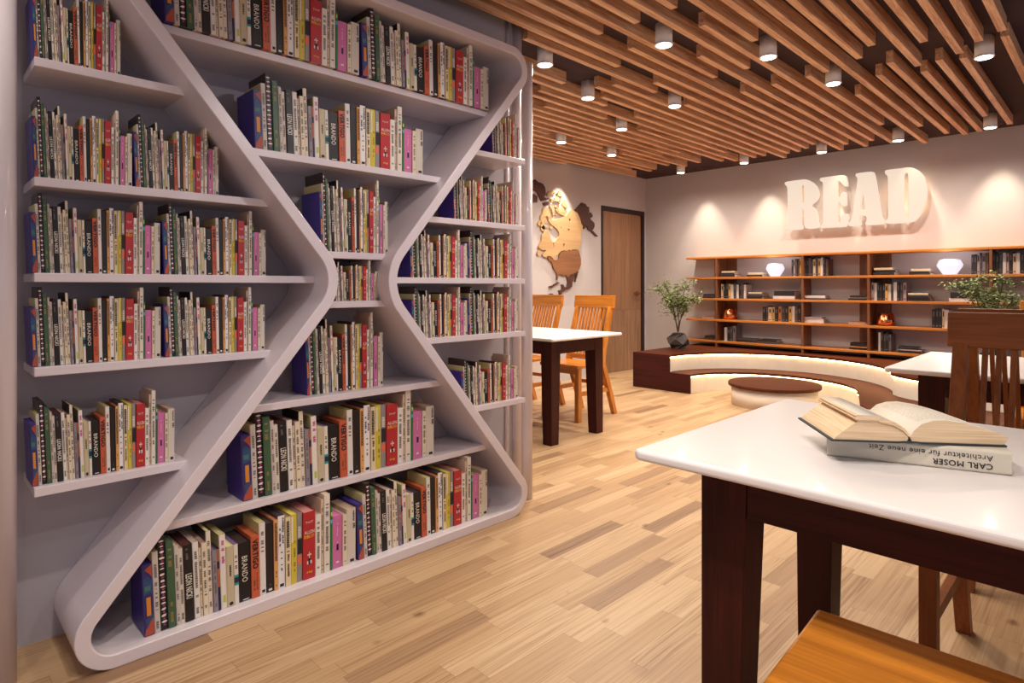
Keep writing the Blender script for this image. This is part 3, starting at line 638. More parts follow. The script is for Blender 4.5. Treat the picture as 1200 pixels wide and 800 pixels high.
LET = [(K4, [[(50, 195), (65, 180), (180, 164), (300, 150), (350, 170), (410, 210), (447, 275), (455, 340), (432, 400), (350, 458), (400, 482), (432, 530), (445, 640), (462, 690), (460, 722), (310, 732), (285, 710), (276, 670), (274, 500), (246, 490), (248, 680), (266, 697), (262, 738), (75, 750), (60, 737), (60, 715), (88, 690), (84, 240), (55, 215)], [(243, 213), (275, 210), (278, 418), (246, 440)]]),
 (K4, [[(460, 150), (475, 133), (745, 101), (775, 120), (797, 230), (755, 242), (715, 200), (690, 172), (672, 167), (672, 368), (698, 360), (715, 310), (740, 298), (775, 310), (780, 458), (745, 472), (710, 452), (690, 417), (674, 420), (678, 668), (700, 655), (715, 590), (740, 560), (780, 556), (802, 580), (787, 706), (480, 722), (463, 706), (475, 690), (502, 670), (499, 185), (470, 176)]]),
 (K5, [[(128, 145), (148, 130), (330, 110), (352, 130), (372, 220), (430, 600), (447, 660), (480, 690), (472, 727), (250, 742), (240, 717), (262, 687), (258, 626), (180, 626), (172, 682), (200, 715), (196, 747), (60, 752), (48, 737), (56, 700), (92, 660), (157, 190), (135, 172)], [(215, 343), (248, 560), (183, 560)]]),
 (K5, [[(473, 105), (488, 93), (620, 78), (770, 60), (860, 88), (932, 160), (968, 260), (972, 340), (966, 420), (940, 520), (890, 622), (830, 690), (770, 710), (500, 722), (480, 707), (490, 677), (511, 660), (510, 165), (475, 137)], [(697, 130), (748, 125), (755, 650), (698, 660)]])]
XZ = Matrix(((1, 0, 0, 0), (0, 0, -1, SY-YB), (0, 1, 0, 0), (0, 0, 0, 1)))
def hx(k, a): return sp(k, [(a, 400)])[0][0]
HALO = [[(hx(K4, 165), .2)], [(hx(K4, 585), .2)], [(hx(K5, 300), .06)], [(hx(K5, 600), .2), (hx(K5, 860), .16)]]
for c, polys in LET:
    lt = curve_panel('letter', [chaikin(sp(c, p)) for p in polys], .03, M_sign, sign, XZ, .006)
    ps = sp(c, polys[0]); cx = sum(p[0] for p in ps)/len(ps)
    b = NB()
    b.free()
    for xx, zz in HALO[LET.index((c, polys))]:
        b = NB(); box(b, xx-.006, xx+.006, -.035, -.027, -zz, zz); obj('halo_strip', b, M_halo, lt)
    cx = HALO[LET.index((c, polys))][0][0]+.05
    for z0 in (.12, -.15):
        b = NB(); box(b, cx-.055, cx-.045, -.06, 0, z0, z0+.01); obj('wall_spacer', b, M_hous, lt)

# ------------------------------------------------------------------ long wall shelf
YS = 6.88
ws = thing('wall_shelf', 'long amber wood open shelf unit with five boards under the sign', 'shelf unit', (0, YB, 0))
LZ = [1.452, 1.207, .953, .703, .447]
for z in LZ:
    b = NB(); box(b, -3.845, 1.4, YS-YB, -.001, z-.026, z); obj('shelf_board', b, M_shelfw, ws, .004)
UPX = (-3.45, -2.463, -1.825, -.848, -.2)
for x in UPX:
    for k in range(5):
        z1 = LZ[k]-.0262; z0 = LZ[k+1]+.0002 if k < 4 else .3772
        b = NB(); box(b, x-.011, x+.011, YS-YB+.004, -.02, z0, z1); obj('upright', b, M_shelfv, ws)
for x, w0 in ((-3.45, .14), (-1.825, .145), (-.2, .145)):
    for k in range(4):
        b = NB(); box(b, x-w0, x+w0, -.019, -.001, LZ[k+1]+.0002, LZ[k]-.0262); obj('back_panel', b, M_shelfv, ws)
# glowing vases and copper pots
M_vase = plain('glowing_vase_glass', (120, 118, 122), .3, emit=1.0, noise=0, emit_rgb=(238, 236, 248))
M_copper = plain('copper', (226, 140, 96), .2, metal=1, noise=.05)
def shelf_at(u, lev, yf): # x of a photo column at depth yf
    w = u-600; a = (-math.sin(YAW)*FPX+math.cos(YAW)*w)/(math.cos(YAW)*FPX+math.sin(YAW)*w); return a*yf
for u, lab in ((908.5, 'glowing white faceted vase lamp on the left part of the top shelf row'), (1113, 'glowing white faceted vase lamp on the right part of the top shelf row')):
    t = thing('vase_lamp', lab, 'lamp', (shelf_at(u, 1, 6.98), 6.98, LZ[1]+.0005), 0, 'glowing vases on the wall shelf')
    b = NB(); lathe(b, (0, 0, 0), [(.052, 0), (.060, .01), (.100, .075), (.104, .09), (.085, .135), (.075, .14)], 8, False)
    for f in b.faces: f.smooth = False
    obj('vase_shade', b, M_vase, t)
    b = NB(); lathe(b, (0, 0, .1405), [(.074, 0), (.070, .004), (.050, .004)], 8); obj('rim', b, M_hous, t)
    l = bpy.data.lights.new('vase_glow', 'POINT'); l.energy = 2.2; l.color = (.95, .95, 1); l.shadow_soft_size = .09
    lo = bpy.data.objects.new('vase_glow', l); COL.objects.link(lo); lo.location = (shelf_at(u, 1, 6.98), 6.86, LZ[1]+.16)
for u, lab in ((855.5, 'round copper pot on the shelf left of the dark upright books'), (1038, 'round copper pot on the right part of the shelf, above short dark books')):
    t = thing('copper_pot', lab, 'pot', (shelf_at(u, 3, 6.99), 6.99, LZ[3]+.0005), 0, 'copper pots on the wall shelf')
    b = NB(); lathe(b, (0, 0, 0), [(.05, 0), (.078, .008), (.092, .035), (.088, .06), (.07, .11), (.066, .118), (.06, .118), (.08, .05), (.06, .015)], 14); obj('pot_body', b, M_copper, t)
    b = NB(); lathe(b, (0, 0, .1185), [(.068, 0), (.068, .003), (.060, .003)], 14); obj('rim', b, M_copper, t)
# books of the wall shelf
PAL = {'k': (38, 32, 34), 'd': (70, 60, 62), 'g': (120, 110, 112), 'w': (214, 204, 200), 'c': (214, 186, 150), 'y': (206, 160, 80), 'n': (92, 66, 54), 'p': (168, 146, 146), 'o': (190, 120, 60)}
NMC = {'k': 'black', 'd': 'charcoal', 'g': 'grey', 'w': 'white', 'c': 'cream', 'y': 'ochre', 'n': 'brown', 'p': 'pale mauve', 'o': 'orange-brown'}
ORDW = ['first', 'second', 'third', 'fourth', 'fifth', 'sixth', 'seventh', 'eighth', 'ninth', 'tenth', 'eleventh', 'twelfth']
def small_book(w, d, h, col, lab, loc, rz, grp, upright=True):
    """w thickness, d depth, h height for an upright book; flat ones are laid on their side"""
    t = thing('shelf_book', lab, 'book', loc, rz, grp)
    b = NB(); c = .002
    if upright:
        U = [(0, d), (0, .002), (.002, 0), (w-.002, 0), (w, .002), (w, d), (w-c, d), (w-c, c), (c, c), (c, d)]
        prism(b, U, 2, 0, h); obj('cover', b, bmat(PAL[col]), t)
        b = NB(); box(b, c, w-c, c, d-.003, .001, h-.003); obj('page_block', b, bmat((206, 190, 164), .8), t)
        if col != 'w':
            b = NB(); rect2 = [(w*.3, h*.6), (w*.7, h*.6), (w*.7, h*.86), (w*.3, h*.86)]
            b.faces.new([b.verts.new((x, -.0006, z)) for x, z in rect2]); rect3 = [(w*.25, h*.08), (w*.75, h*.08), (w*.75, h*.14), (w*.25, h*.14)]; obj('spine_label', b, GREYI if col in 'kdn' else INK, t); b = NB()
            b.faces.new([b.verts.new((x, -.0006, z)) for x, z in rect3]); obj('publisher_mark', b, GREYI if col in 'kdn' else INK, t)
    else:
        U = [(d, 0), (.002, 0), (0, .002), (0, w-.002), (.002, w), (d, w), (d, w-c), (c, w-c), (c, c), (d, c)]
        prism(b, U, 0, 0, h); obj('cover', b, bmat(PAL[col]), t)
        b = NB(); box(b, .003, h-.003, c, d-.002, c, w-c); obj('page_block', b, bmat((216, 204, 186), .8), t)
    return t
def upright_run(u0, u1, lev, cols, hh, where, grp='upright books on the wall shelf'):
    yf = 6.925; x0 = shelf_at(u0, 0, yf); x1 = shelf_at(u1, 0, yf); rnd = random.Random(int(u0)); n = len(cols)
    wts = [rnd.uniform(.8, 1.25) for _ in cols]; s = (x1-x0)/sum(wts); x = x0
    for i, c in enumerate(cols):
        w = wts[i]*s; h = hh*rnd.uniform(.86, 1.0)
        small_book(w*.97, .16, h, c, '%s upright book, %s from the left %s' % (NMC[c], ORDW[i], where), (x, yf+rnd.uniform(0, .012), LZ[lev]+.0005), 0, grp); x += w
def flat_stack(u0, u1, lev, items, where, grp='flat books on the wall shelf'):
    yf = 6.915; z = LZ[lev]+.0005; rnd = random.Random(int(u0*3)); x0 = shelf_at(u0, 0, yf); x1 = shelf_at(u1, 0, yf)
    for i, (c, th) in enumerate(items):
        pos = 'alone' if len(items) == 1 else ('bottom' if i == 0 else ('top' if i == len(items)-1 else 'middle'))
        lab = '%s book lying flat %s' % (NMC[c], where) if pos == 'alone' else '%s book lying flat, %s of the stack %s' % (NMC[c], pos, where)
        dx = rnd.uniform(0, .02)*(i > 0)
        small_book(th, .17-.012*i, (x1-x0)*(1-.06*i), c, lab, (x0+dx, yf+rnd.uniform(0, .012), z), R(rnd.uniform(-1, 2)), grp, False); z += th+.0006
flat_stack(844, 861, 1, [('k', .03), ('k', .018), ('c', .02)], 'at the left end of the top row')
flat_stack(875, 893, 1, [('k', .022), ('c', .024)], 'left of the left glowing vase')
upright_run(927, 938.5, 1, 'kpdny', .20, 'just left of the second upright, top row')
upright_run(942.5, 970, 1, 'kkdkcdywkn', .205, 'just right of the second upright, top row')
flat_stack(1023, 1048, 1, [('k', .03), ('k', .02), ('c', .022)], 'right of the third upright, top row')
flat_stack(1065, 1090, 1, [('d', .02), ('k', .012), ('c', .024)], 'left of the right glowing vase')
upright_run(1138, 1158.5, 1, 'kkpdgn', .20, 'just left of the fourth upright, top row')
upright_run(1163, 1215, 1, 'kkdwpkcwkdkn', .20, 'just right of the fourth upright, top row')
flat_stack(823, 837.5, 2, [('k', .018), ('d', .014), ('k', .018)], 'left of the first upright, second row')
upright_run(844.5, 874, 2, 'ckkywdwkdw', .185, 'just right of the first upright, second row')
flat_stack(875.5, 893, 2, [('k', .03), ('d', .025), ('c', .018)], 'after the upright books, second row left')
flat_stack(905.5, 931, 2, [('w', .034), ('k', .056)], 'in the middle of the second row')
flat_stack(942, 967, 2, [('d', .016), ('w', .026)], 'right of the second upright, second row')
flat_stack(993.5, 1015, 2, [('k', .018), ('p', .012), ('k', .018)], 'left of the third upright, second row')
upright_run(1021, 1062, 2, 'pwkkkywdwkdp', .185, 'just right of the third upright, second row')
flat_stack(1063.5, 1090, 2, [('k', .03), ('k', .026), ('c', .022)], 'after the upright books, second row right')
flat_stack(1112, 1145, 2, [('w', .034), ('k', .056)], 'half behind the right plant, second row')
flat_stack(823, 837.5, 3, [('p', .012), ('o', .012)], 'left of the first upright, third row')
upright_run(893.5, 938.5, 3, 'kdcykodkywnk', .175, 'just left of the second upright, third row')
flat_stack(942, 965, 3, [('w', .02), ('w', .022), ('p', .018)], 'right of the second upright, third row')
flat_stack(994, 1015.5, 3, [('p', .012), ('o', .014)], 'left of the third upright, third row')
upright_run(1092, 1112, 3, 'kkkcw', .185, 'behind the front chair, third row')
flat_stack(824, 837.5, 4, [('n', .022), ('k', .03)], 'left of the first upright, lowest row')
upright_run(848.5, 862, 4, 'wkdg', .185, 'just right of the first upright, lowest row')
flat_stack(863.5, 886, 4, [('k', .026), ('d', .016)], 'second from the left, lowest row')
flat_stack(889, 911, 4, [('d', .018), ('k', .028)], 'third from the left, lowest row')
flat_stack(995, 1015.5, 4, [('k', .022), ('o', .01), ('k', .036)], 'left of the third upright, lowest row')
upright_run(1029, 1044, 4, 'wkdkg', .19, 'just right of the third upright, lowest row')
flat_stack(1052, 1079, 4, [('k', .022), ('p', .012), ('k', .026)], 'above the far white table, lowest row')

# ------------------------------------------------------------------ curved two-step bench
BH1, BH2 = .197, .377; YBF = 5.685
bench = thing('curved_bench', 'two step curved walnut and cream bench with warm light strips under the wall shelf', 'bench', (0, 0, 0))
def arc(cx, cy, a, bb, t0, t1, n=40): return [(cx+a*math.cos(R(t0+(t1-t0)*i/n)), cy+bb*math.sin(R(t0+(t1-t0)*i/n))) for i in range(n+1)]
CX = -2.37
def up_path(o=0):   # front edge of the upper step, left to right; o insets it from the nosing
    return [(-3.37-o, YBF+.012)] + arc(CX, YBF+.01, 1.0+o, .97+o, 180, 8) + [(-1.365+o, 5.80+o), (-1.31, 5.745+o), (-1.22, 5.67+o), (-1.10, 5.61+o), (-.9, 5.56+o), (-.6, 5.54+o), (1.3, 5.54+o)]
def lo_path(o=0):
    return [(-3.125-o, YBF+.012)] + arc(CX, YBF+.01, .755+o, .66+o, 180, 8) + [(-1.60+o, 5.75), (-1.525+o, 5.5), (-1.435+o, 5.2+.5*o), (-1.33+o, 5.03+o), (-1.1, 4.94+o), (-.8, 4.90+o), (1.3, 4.90+o)]
def slab(name, path, back, z0, z1, mat, bev=0):
    b = NB(); prism(b, path+back, 2, z0, z1); return obj(name, b, mat, bench, bev)
full = [(1.3, YB-.001), (-3.79, YB-.001), (-3.79, YBF+.012)]
slab('upper_board', up_path(), full, BH2-.022, BH2, M_walnut, .002)
slab('upper_riser', up_path(.016), full, BH1+.0002, BH2-.0222, M_cream)
back2 = [(p[0], p[1]+.05) for p in up_path()[::-1]]; back2[-1] = (-3.40, YBF+.012)
slab('lower_board', lo_path(), back2, BH1-.022, BH1, M_walnut, .002)
slab('lower_riser', lo_path(.016), back2, .0002, BH1-.0222, M_cream)
slab('upper_plinth', up_path(.05), full, .0002, BH1-.001, M_cream)
b = NB(); prism(b, [(-3.80, .0002), (-3.128, .0002), (-3.128, BH1), (-3.365, BH1), (-3.365, BH2), (-3.80, BH2)], 1, YBF-.012, YBF+.010); obj('end_panel', b, M_mahogx, bench, .002)
b = NB(); box(b, -3.812, -3.792, YBF-.012, YB-.001, .0002, BH2); obj('end_panel', b, M_mahogx, bench, .002)
def strip(path, z, name):
    b = NB(); inn = path; A = [b.verts.new((x, y, z)) for x, y in inn]; Bv = [b.verts.new((x, y, z+.004)) for x, y in inn]
    for i in range(len(inn)-1): b.faces.new((A[i], A[i+1], Bv[i+1], Bv[i]))
    o = obj(name, b, M_led, bench); s = o.modifiers.new('thickness', 'SOLIDIFY'); s.thickness = .004; s.offset = 0
strip(up_path(.005)[1:], BH2-.029, 'led_strip'); strip(lo_path(.005)[1:], BH1-.029, 'led_strip')
ot = thing('ottoman', 'low round cream ottoman with a dark walnut lid inside the curved bench', 'ottoman', (-2.30, 5.72, 0))
b = NB(); cyl(b, (0, 0), .372, 0, .172, 64); obj('drum', b, M_cream, ot)
b = NB(); cyl(b, (0, 0), .40, .1722, .2, 64); obj('lid', b, M_walnut, ot, .003)

# ------------------------------------------------------------------ plants
M_leaf = plain('leaf_green', (122, 138, 88), .55, noise=.3); M_leaf2 = plain('leaf_light', (160, 170, 116), .55, noise=.25)
M_stem = plain('stem_brown', (74, 54, 42), .8); M_stone = plain('faceted_stone', (74, 66, 64), .7, noise=.3)
def plant(loc, label, seed, spread, top, pot=True, bias=0):
    rnd = random.Random(seed); t = thing('potted_plant', label, 'plant', loc)
    b = NB(); lathe(b, (0, 0, 0), [(.070, 0), (.128, .058), (.128, .122), (.078, .178)], 5, True); obj('stone_pot', b, M_stone, t)
    b = NB(); cyl(b, (0, 0), .055, .1785, .182, 10); obj('soil', b, plain('soil', (52, 40, 34), .9), t)
    me = bpy.data.meshes.new('stems'); vs = [(0, 0, .175)]; es = []; tips = []
    for k in range(7):
        ang = 2*math.pi*k/7+rnd.uniform(-.3, .3); rr = spread*rnd.uniform(.45, 1.0)*(.35 if k == 0 else 1); h = top*rnd.uniform(.72, 1.0)
        prev = 0; P = Vector((0, 0, .18)); E_ = Vector((rr*math.cos(ang)+bias*rnd.random(), rr*math.sin(ang)*.8, h))
        for s in range(1, 6):
            f = s/5; p = Vector((E_.x*f**1.4, E_.y*f**1.4, .18+(h-.18)*f**.9)) + Vector((rnd.uniform(-.012, .012), rnd.uniform(-.012, .012), 0))
            vs.append(tuple(p)); es.append((prev, len(vs)-1)); prev = len(vs)-1
            if s >= 3:
                for _ in range(3):
                    q = p+Vector((rnd.uniform(-.13, .13), rnd.uniform(-.13, .13), rnd.uniform(-.05, .09))); vs.append(tuple(q)); es.append((prev, len(vs)-1)); tips.append((p, q))
        tips.append((p, p+Vector((0, 0, .03))))
    me.from_pydata(vs, es, []); o = bpy.data.objects.new('stems', me); COL.objects.link(o); o.parent = t
    sk = o.modifiers.new('skin', 'SKIN'); me.materials.append(M_stem)
    for i, v in enumerate(me.skin_vertices[0].data): v.radius = (.0026, .0026)
    me.skin_vertices[0].data[0].use_root = True; me.skin_vertices[0].data[0].radius = (.006, .006)
    b = NB()
    for p, q in tips:
        for _ in range(34):
            c = p.lerp(q, rnd.uniform(.2, 1.15))+Vector((rnd.gauss(0, .028), rnd.gauss(0, .028), rnd.gauss(0, .020)))
            L_ = rnd.uniform(.020, .036); w = L_*.30; rot = Matrix.Rotation(rnd.uniform(0, 6.28), 3, 'Z') @ Matrix.Rotation(rnd.uniform(-.7, .7), 3, 'Y') @ Matrix.Rotation(rnd.uniform(-.6, .6), 3, 'X')
            pts = [(0, 0, 0), (L_*.35, w, .002), (L_*.75, w*.7, 0), (L_, 0, -.004), (L_*.75, -w*.7, 0), (L_*.35, -w, .002)]
            f = b.faces.new([b.verts.new(c+rot @ Vector(x)) for x in pts]); f.material_index = rnd.random() < .4
    obj('foliage', b, [M_leaf, M_leaf2], t)
    return t
plant((-3.64, 6.33, BH2+.0005), 'small leafy plant in a faceted dark stone pot at the left end of the bench', 5, .24, .74)
plant((-.76, 6.25, BH2+.0005), 'leafy plant on the bench half hidden behind the right hand chairs', 11, .25, .76)

# ------------------------------------------------------------------ tables
def table(label, x0, x1, y0, y1, grp='white topped reading tables'):
    t = thing('reading_table', label, 'table', ((x0+x1)/2, (y0+y1)/2, 0), 0, grp)
    hx, hy = (x1-x0)/2, (y1-y0)/2; c = .012
    pts = [(-hx+c, -hy), (hx-c, -hy), (hx, -hy+c), (hx, hy-c), (hx-c, hy), (-hx+c, hy), (-hx, hy-c), (-hx, -hy+c)]
    b = NB(); prism(b, pts, 2, .7285, .75); obj('table_top', b, M_white, t, .008, 4)
    o = .106; lw = .10; tp = .078
    for sx in (-1, 1):
        for sy in (-1, 1):
            X, Y = sx*(hx-o), sy*(hy-o)
            def ring(w, z): 
                xs = sorted((X, X-sx*w)); ys = sorted((Y, Y-sy*w)); return [(xs[0], ys[0], z), (xs[1], ys[0], z), (xs[1], ys[1], z), (xs[0], ys[1], z)]
            b = NB(); hexa(b, ring(tp, 0), ring(lw, .7283)); obj('leg', b, M_mahog, t, .002)
    for sy in (-1, 1):
        Y = sy*(hy-o); ys = sorted((Y, Y-sy*.03)); b = NB(); box(b, -hx+o+lw+.0004, hx-o-lw-.0004, ys[0]+.0006, ys[1]-.0006, .628, .7281); obj('apron', b, M_mahogx, t)
    for sx in (-1, 1):
        X = sx*(hx-o); xs = sorted((X, X-sx*.03)); b = NB(); box(b, xs[0]+.0006, xs[1]-.0006, -hy+o+lw+.0004, hy-o-lw-.0004, .628, .7281); obj('apron', b, M_mahogx, t)
    return t
table('large white topped table with dark legs in the right foreground, books on it', -.748, .76, 1.107, 1.948)
table('white topped table on the right behind the front chair', -.738, .76, 3.0, 3.9)
table('white topped table with dark legs beyond the bookcase pole, orange chairs behind', -4.15, -2.67, 3.04, 3.84)

# ------------------------------------------------------------------ chairs
def chair(label, x, y, face=1, mats=None):
    """face 1: sitter looks towards -y (front of the seat at y, back at y+.5); -1 the other way round"""
    mh, mv = mats or (M_teak, M_teakv)
    t = thing('dining_chair', label, 'chair', (x, y, 0), 0 if face == 1 else math.pi, 'slatted wooden chairs')
    b = NB(); prism(b, [(-.205, -.012), (.205, -.012), (.215, .02), (.20, .318), (-.20, .318), (-.215, .02)], 2, .432, .462); obj('seat', b, mh, t, .008, 3)
    for s in (-1, 1):
        X = s*.20; xs = sorted((X, X-s*.040))
        b = NB(); box(b, xs[0], xs[1], .005, .05, 0, .4318); obj('front_leg', b, mv, t, .003)
        def seg(y_, z, w=.046): return [(xs[0], y_, z), (xs[1], y_, z), (xs[1], y_+w, z), (xs[0], y_+w, z)]
        b = NB(); A = [[b.verts.new(p) for p in seg(y_, z, w)] for y_, z, w in ((.50, 0, .04), (.425, .2, .046), (.322, .45, .05), (.338, .55, .044), (.448, .90, .034), (.456, .925, .030))]
        b.faces.new(A[0][::-1]); b.faces.new(A[-1])
        for P, Q in zip(A, A[1:]):
            for i in range(4): b.faces.new((P[i], P[(i+1) % 4], Q[(i+1) % 4], Q[i]))
        obj('back_leg', b, mv, t, .002)
        x2 = X-s*.020
        b = NB(); hexa(b, [(x2-.011, .052, .205), (x2+.011, .052, .205), (x2+.011, .426, .205), (x2-.011, .426, .205)], [(x2-.011, .052, .24), (x2+.011, .052, .24), (x2+.011, .414, .24), (x2-.011, .414, .24)]); obj('side_stretcher', b, mh, t)
    b = NB(); box(b, -.159, .159, .012, .034, .385, .4316); obj('front_apron', b, mh, t)
    b = NB(); box(b, -.159, .159, .415, .433, .25, .28); obj('back_stretcher', b, mh, t)
    b = NB(); box(b, -.159, .159, .335, .355, .47, .51); obj('lower_rail', b, mh, t)
    b = NB(); hexa(b, [(-.215, .455, .91), (.215, .455, .91), (.215, .487, .91), (-.215, .487, .91)], [(-.215, .468, 1.018), (.215, .468, 1.018), (.215, .498, 1.018), (-.215, .498, 1.018)]); obj('top_rail', b, mh, t, .004)
    for k in range(8):
        xc = -.119+k*.034; w = .0068
        b = NB(); hexa(b, [(xc-w, .336, .5102), (xc+w, .336, .5102), (xc+w, .354, .5102), (xc-w, .354, .5102)], [(xc-w, .457, .909), (xc+w, .457, .909), (xc+w, .475, .909), (xc-w, .475, .909)]); obj('back_slat', b, mv, t)
    return t
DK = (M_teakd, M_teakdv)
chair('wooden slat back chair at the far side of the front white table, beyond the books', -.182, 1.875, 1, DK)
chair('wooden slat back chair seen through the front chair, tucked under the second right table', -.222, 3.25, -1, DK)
chair('orange wooden chair at the far side of the second right table, at the picture edge', -.19, 3.83, 1)
chair('orange wooden slat back chair in full view behind the far left table', -3.295, 3.83, 1)
chair('orange wooden slat back chair half hidden by the bookcase pole', -3.875, 3.83, 1)
st = thing('wooden_stool', 'bright orange wooden stool seat tucked under the near edge of the front table', 'stool', (-.215, 1.09, 0), R(1.5))
b = NB(); prism(b, [(-.212, .205), (-.200, -.205), (.200, -.205), (.212, .205)][::-1], 2, .43, .46); obj('seat', b, M_teak, st, .007, 3)
for sx in (-1, 1):
    for sy in (-1, 1):
        X = sx*.165; Y = sy*.165; b = NB(); box(b, X-.02, X+.02, Y-.02, Y+.02, 0, .4298); obj('leg', b, M_teakv, st, .003)
for sy in (-1, 1):
    b = NB(); box(b, -.1448, .1448, sy*.165-.011, sy*.165+.011, .37, .4296); obj('apron', b, M_teak, st)
for sx in (-1, 1):
    b = NB(); box(b, sx*.165-.011, sx*.165+.011, -.1448, .1448, .37, .4296); obj('apron', b, M_teak, st)

# ------------------------------------------------------------------ the two books on the front table
M_linen = plain('grey_linen_cover', (206, 198, 182), .8, noise=.06)
M_paper = plain('book_paper', (238, 228, 208), .8, noise=.02)
def paper_edges():
    m, N, L, B = new_mat('page_edges')
    tc = N.new('ShaderNodeTexCoord'); mp_ = N.new('ShaderNodeMapping'); mp_.inputs['Scale'].default_value = (6, 6, 420)
    L.new(tc.outputs['Object'], mp_.inputs['Vector']); nz = N.new('ShaderNodeTexNoise'); nz.inputs['Scale'].default_value = 1; nz.inputs['Detail'].default_value = 2
    L.new(mp_.outputs[0], nz.inputs['Vector']); rp = N.new('ShaderNodeValToRGB'); rp.color_ramp.elements[0].position = .35; rp.color_ramp.elements[1].position = .62
    rp.color_ramp.elements[0].color = lin((220, 188, 148)); rp.color_ramp.elements[1].color = lin((238, 212, 176)); L.new(nz.outputs['Fac'], rp.inputs[0]); L.new(rp.outputs[0], B.inputs['Base Color']); B.inputs['Roughness'].default_value = .85
    return m
M_edge = paper_edges()
lbk = thing('closed_book', 'thick grey linen book lying on the front table under the open book', 'book', (-.434, 1.349, .7505), math.atan2(.094, .288))
BL, BD, BT = .303, .215, .044
b = NB(); prism(b, [(BD, 0), (.004, 0), (0, .004), (0, BT-.004), (.004, BT), (BD, BT), (BD, BT-.003), (.004, BT-.003), (.004, .003), (BD, .003)], 0, 0, BL); obj('cover', b, M_linen, lbk, .001)
b = NB(); box(b, .004, BL-.004, .0045, BD-.004, .0032, BT-.0032); obj('page_block', b, M_edge, lbk)
def spine_text(s, x_start, zc, size, bold):
    me = text_mesh(s, size, 'LEFT', res=3); b = NB()
    if bold:
        for k, (dx, dz) in enumerate(((bold, 0), (-bold, 0), (0, bold), (0, -bold))): add_mesh(b, me, Matrix(((-1, 0, 0, x_start+dx), (0, 0, 1, -.00055-.00001*k), (0, -1, 0, zc+dz), (0, 0, 0, 1))))
    # read upside down: text runs towards -x, its top points down
    add_mesh(b, me, Matrix(((-1, 0, 0, x_start), (0, 0, 1, -.0006), (0, -1, 0, zc), (0, 0, 0, 1))))
    bpy.data.meshes.remove(me); return obj('spine_lettering', b, INK, lbk)
spine_text('CARL MOSER', .2745, .0135, .0150, .0003)
spine_text('Architektur für eine neue Zeit', .2745, .0290, .0150, 0)
ob = thing('open_book', 'open book with cream pages lying on top of the grey linen book', 'book', (-.407, 1.291, .7955), math.atan2(.60, .80))
W, D2 = .312, .205
M_cov = plain('dark_blue_cloth', (44, 52, 58), .7)
b = NB(); mid = W*.46; prism(b, [(0, 0), (mid-.022, 0), (mid-.012, .0012), (mid+.012, .0012), (mid+.022, 0), (W, 0), (W, .003), (mid+.022, .003), (mid+.012, .0042), (mid-.012, .0042), (mid-.022, .003), (0, .003)], 1, 0, D2); obj('cover', b, M_cov, ob)
def block(name, prof, mats, inset=.004):
    b = NB(); prism(b, prof, 1, inset, D2-inset)
    for f in b.faces:
        f.material_index = 0 if abs(f.normal.y) > .9 else 0
    bmesh.ops.recalc_face_normals(b, faces=b.faces[:])
    for f in b.faces:
        cx_ = f.calc_center_median().x
        if f.normal.z > .25 and .052 < cx_ < W-.012: f.material_index = 1; f.smooth = True
    return obj(name, b, mats, ob)
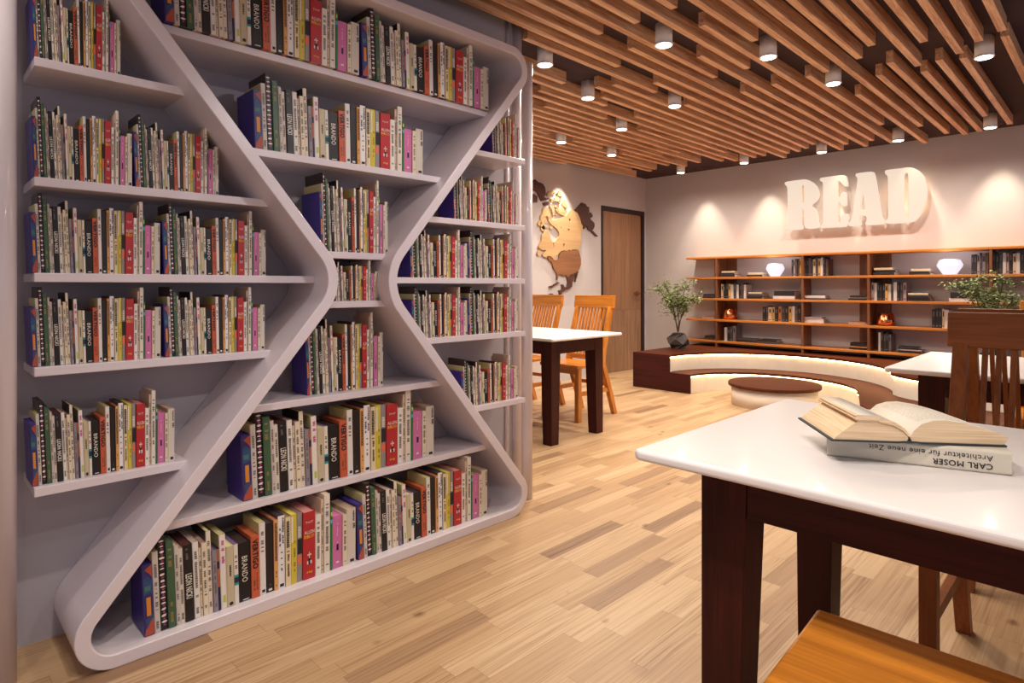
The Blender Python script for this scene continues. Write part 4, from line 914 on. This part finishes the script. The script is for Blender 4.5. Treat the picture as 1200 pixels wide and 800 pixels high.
def page_mat():
    m, N, L, B = new_mat('printed_page')
    tc = N.new('ShaderNodeTexCoord'); sx = N.new('ShaderNodeSeparateXYZ'); L.new(tc.outputs['Object'], sx.inputs[0])
    def M_(op, a, c):
        n = N.new('ShaderNodeMath'); n.operation = op
        n.inputs[2].default_value = .16
        for i, q in enumerate((a, c)):
            if isinstance(q, (int, float)): n.inputs[i].default_value = q
            else: L.new(q, n.inputs[i])
        return n.outputs[0]
    fr = M_('FRACT', M_('MULTIPLY', sx.outputs['Y'], 230), 0); line = M_('LESS_THAN', fr, .5)
    mp_ = N.new('ShaderNodeMapping'); mp_.inputs['Scale'].default_value = (420, 230, 1); L.new(tc.outputs['Object'], mp_.inputs['Vector'])
    nz = N.new('ShaderNodeTexNoise'); nz.inputs['Scale'].default_value = 1; L.new(mp_.outputs[0], nz.inputs['Vector'])
    ink = M_('MULTIPLY', line, M_('GREATER_THAN', nz.outputs['Fac'], .47))
    # text block margins
    iny = M_('MULTIPLY', M_('GREATER_THAN', sx.outputs['Y'], .02), M_('LESS_THAN', sx.outputs['Y'], D2-.022))
    dx = M_('ABSOLUTE', M_('SUBTRACT', sx.outputs['X'], mid), 0); inx = M_('MULTIPLY', M_('GREATER_THAN', dx, .022), M_('LESS_THAN', dx, .125))
    k = M_('MULTIPLY', M_('MULTIPLY', ink, M_('MULTIPLY', iny, inx)), M_('MULTIPLY_ADD', M_('GREATER_THAN', sx.outputs['X'], mid), .25))
    mx = N.new('ShaderNodeMixRGB'); L.new(k, mx.inputs[0]); mx.inputs[1].default_value = lin((238, 228, 212)); mx.inputs[2].default_value = lin((110, 104, 98))
    L.new(mx.outputs[0], B.inputs['Base Color']); B.inputs['Roughness'].default_value = .85
    return m
M_page = page_mat()
block('page_block', [(.006, .0032), (mid-.02, .0032), (mid-.004, .0046), (mid-.002, .012), (mid-.012, .023), (mid-.03, .033), (mid-.055, .039), (.085, .042), (.052, .0415), (.046, .036), (.036, .030), (.024, .020), (.012, .010)][::-1], [M_edge, M_page])
block('leaf_stack', [(.046, .0425), (.085, .0428), (mid-.055, .0398), (mid-.03, .0338), (mid-.012, .0238), (mid-.003, .0135), (mid-.001, .017), (mid-.010, .029), (mid-.028, .041), (mid-.055, .0475), (.09, .0515), (.050, .053), (.043, .051), (.048, .049), (.042, .047)], [M_edge, M_page], .001)
block('page_block', [(W-.004, .0032), (mid+.02, .0032), (mid+.004, .0046), (mid+.001, .012), (mid+.008, .025), (mid+.022, .038), (mid+.042, .045), (mid+.065, .0465), (mid+.10, .041), (W-.035, .032), (W-.010, .0235), (W+.004, .017), (W+.002, .010)], [M_edge, M_page])

# ------------------------------------------------------------------ daylight and exposure
wd = bpy.data.worlds.new('world'); S.world = wd; wd.use_nodes = True
bg = wd.node_tree.nodes['Background']; bg.inputs[0].default_value = (.88, .84, 1.0, 1); bg.inputs[1].default_value = .72
S.view_settings.view_transform = 'Standard'; S.view_settings.look = 'None'; S.view_settings.gamma = 1; S.view_settings.use_curve_mapping = False
S.view_settings.exposure = 0
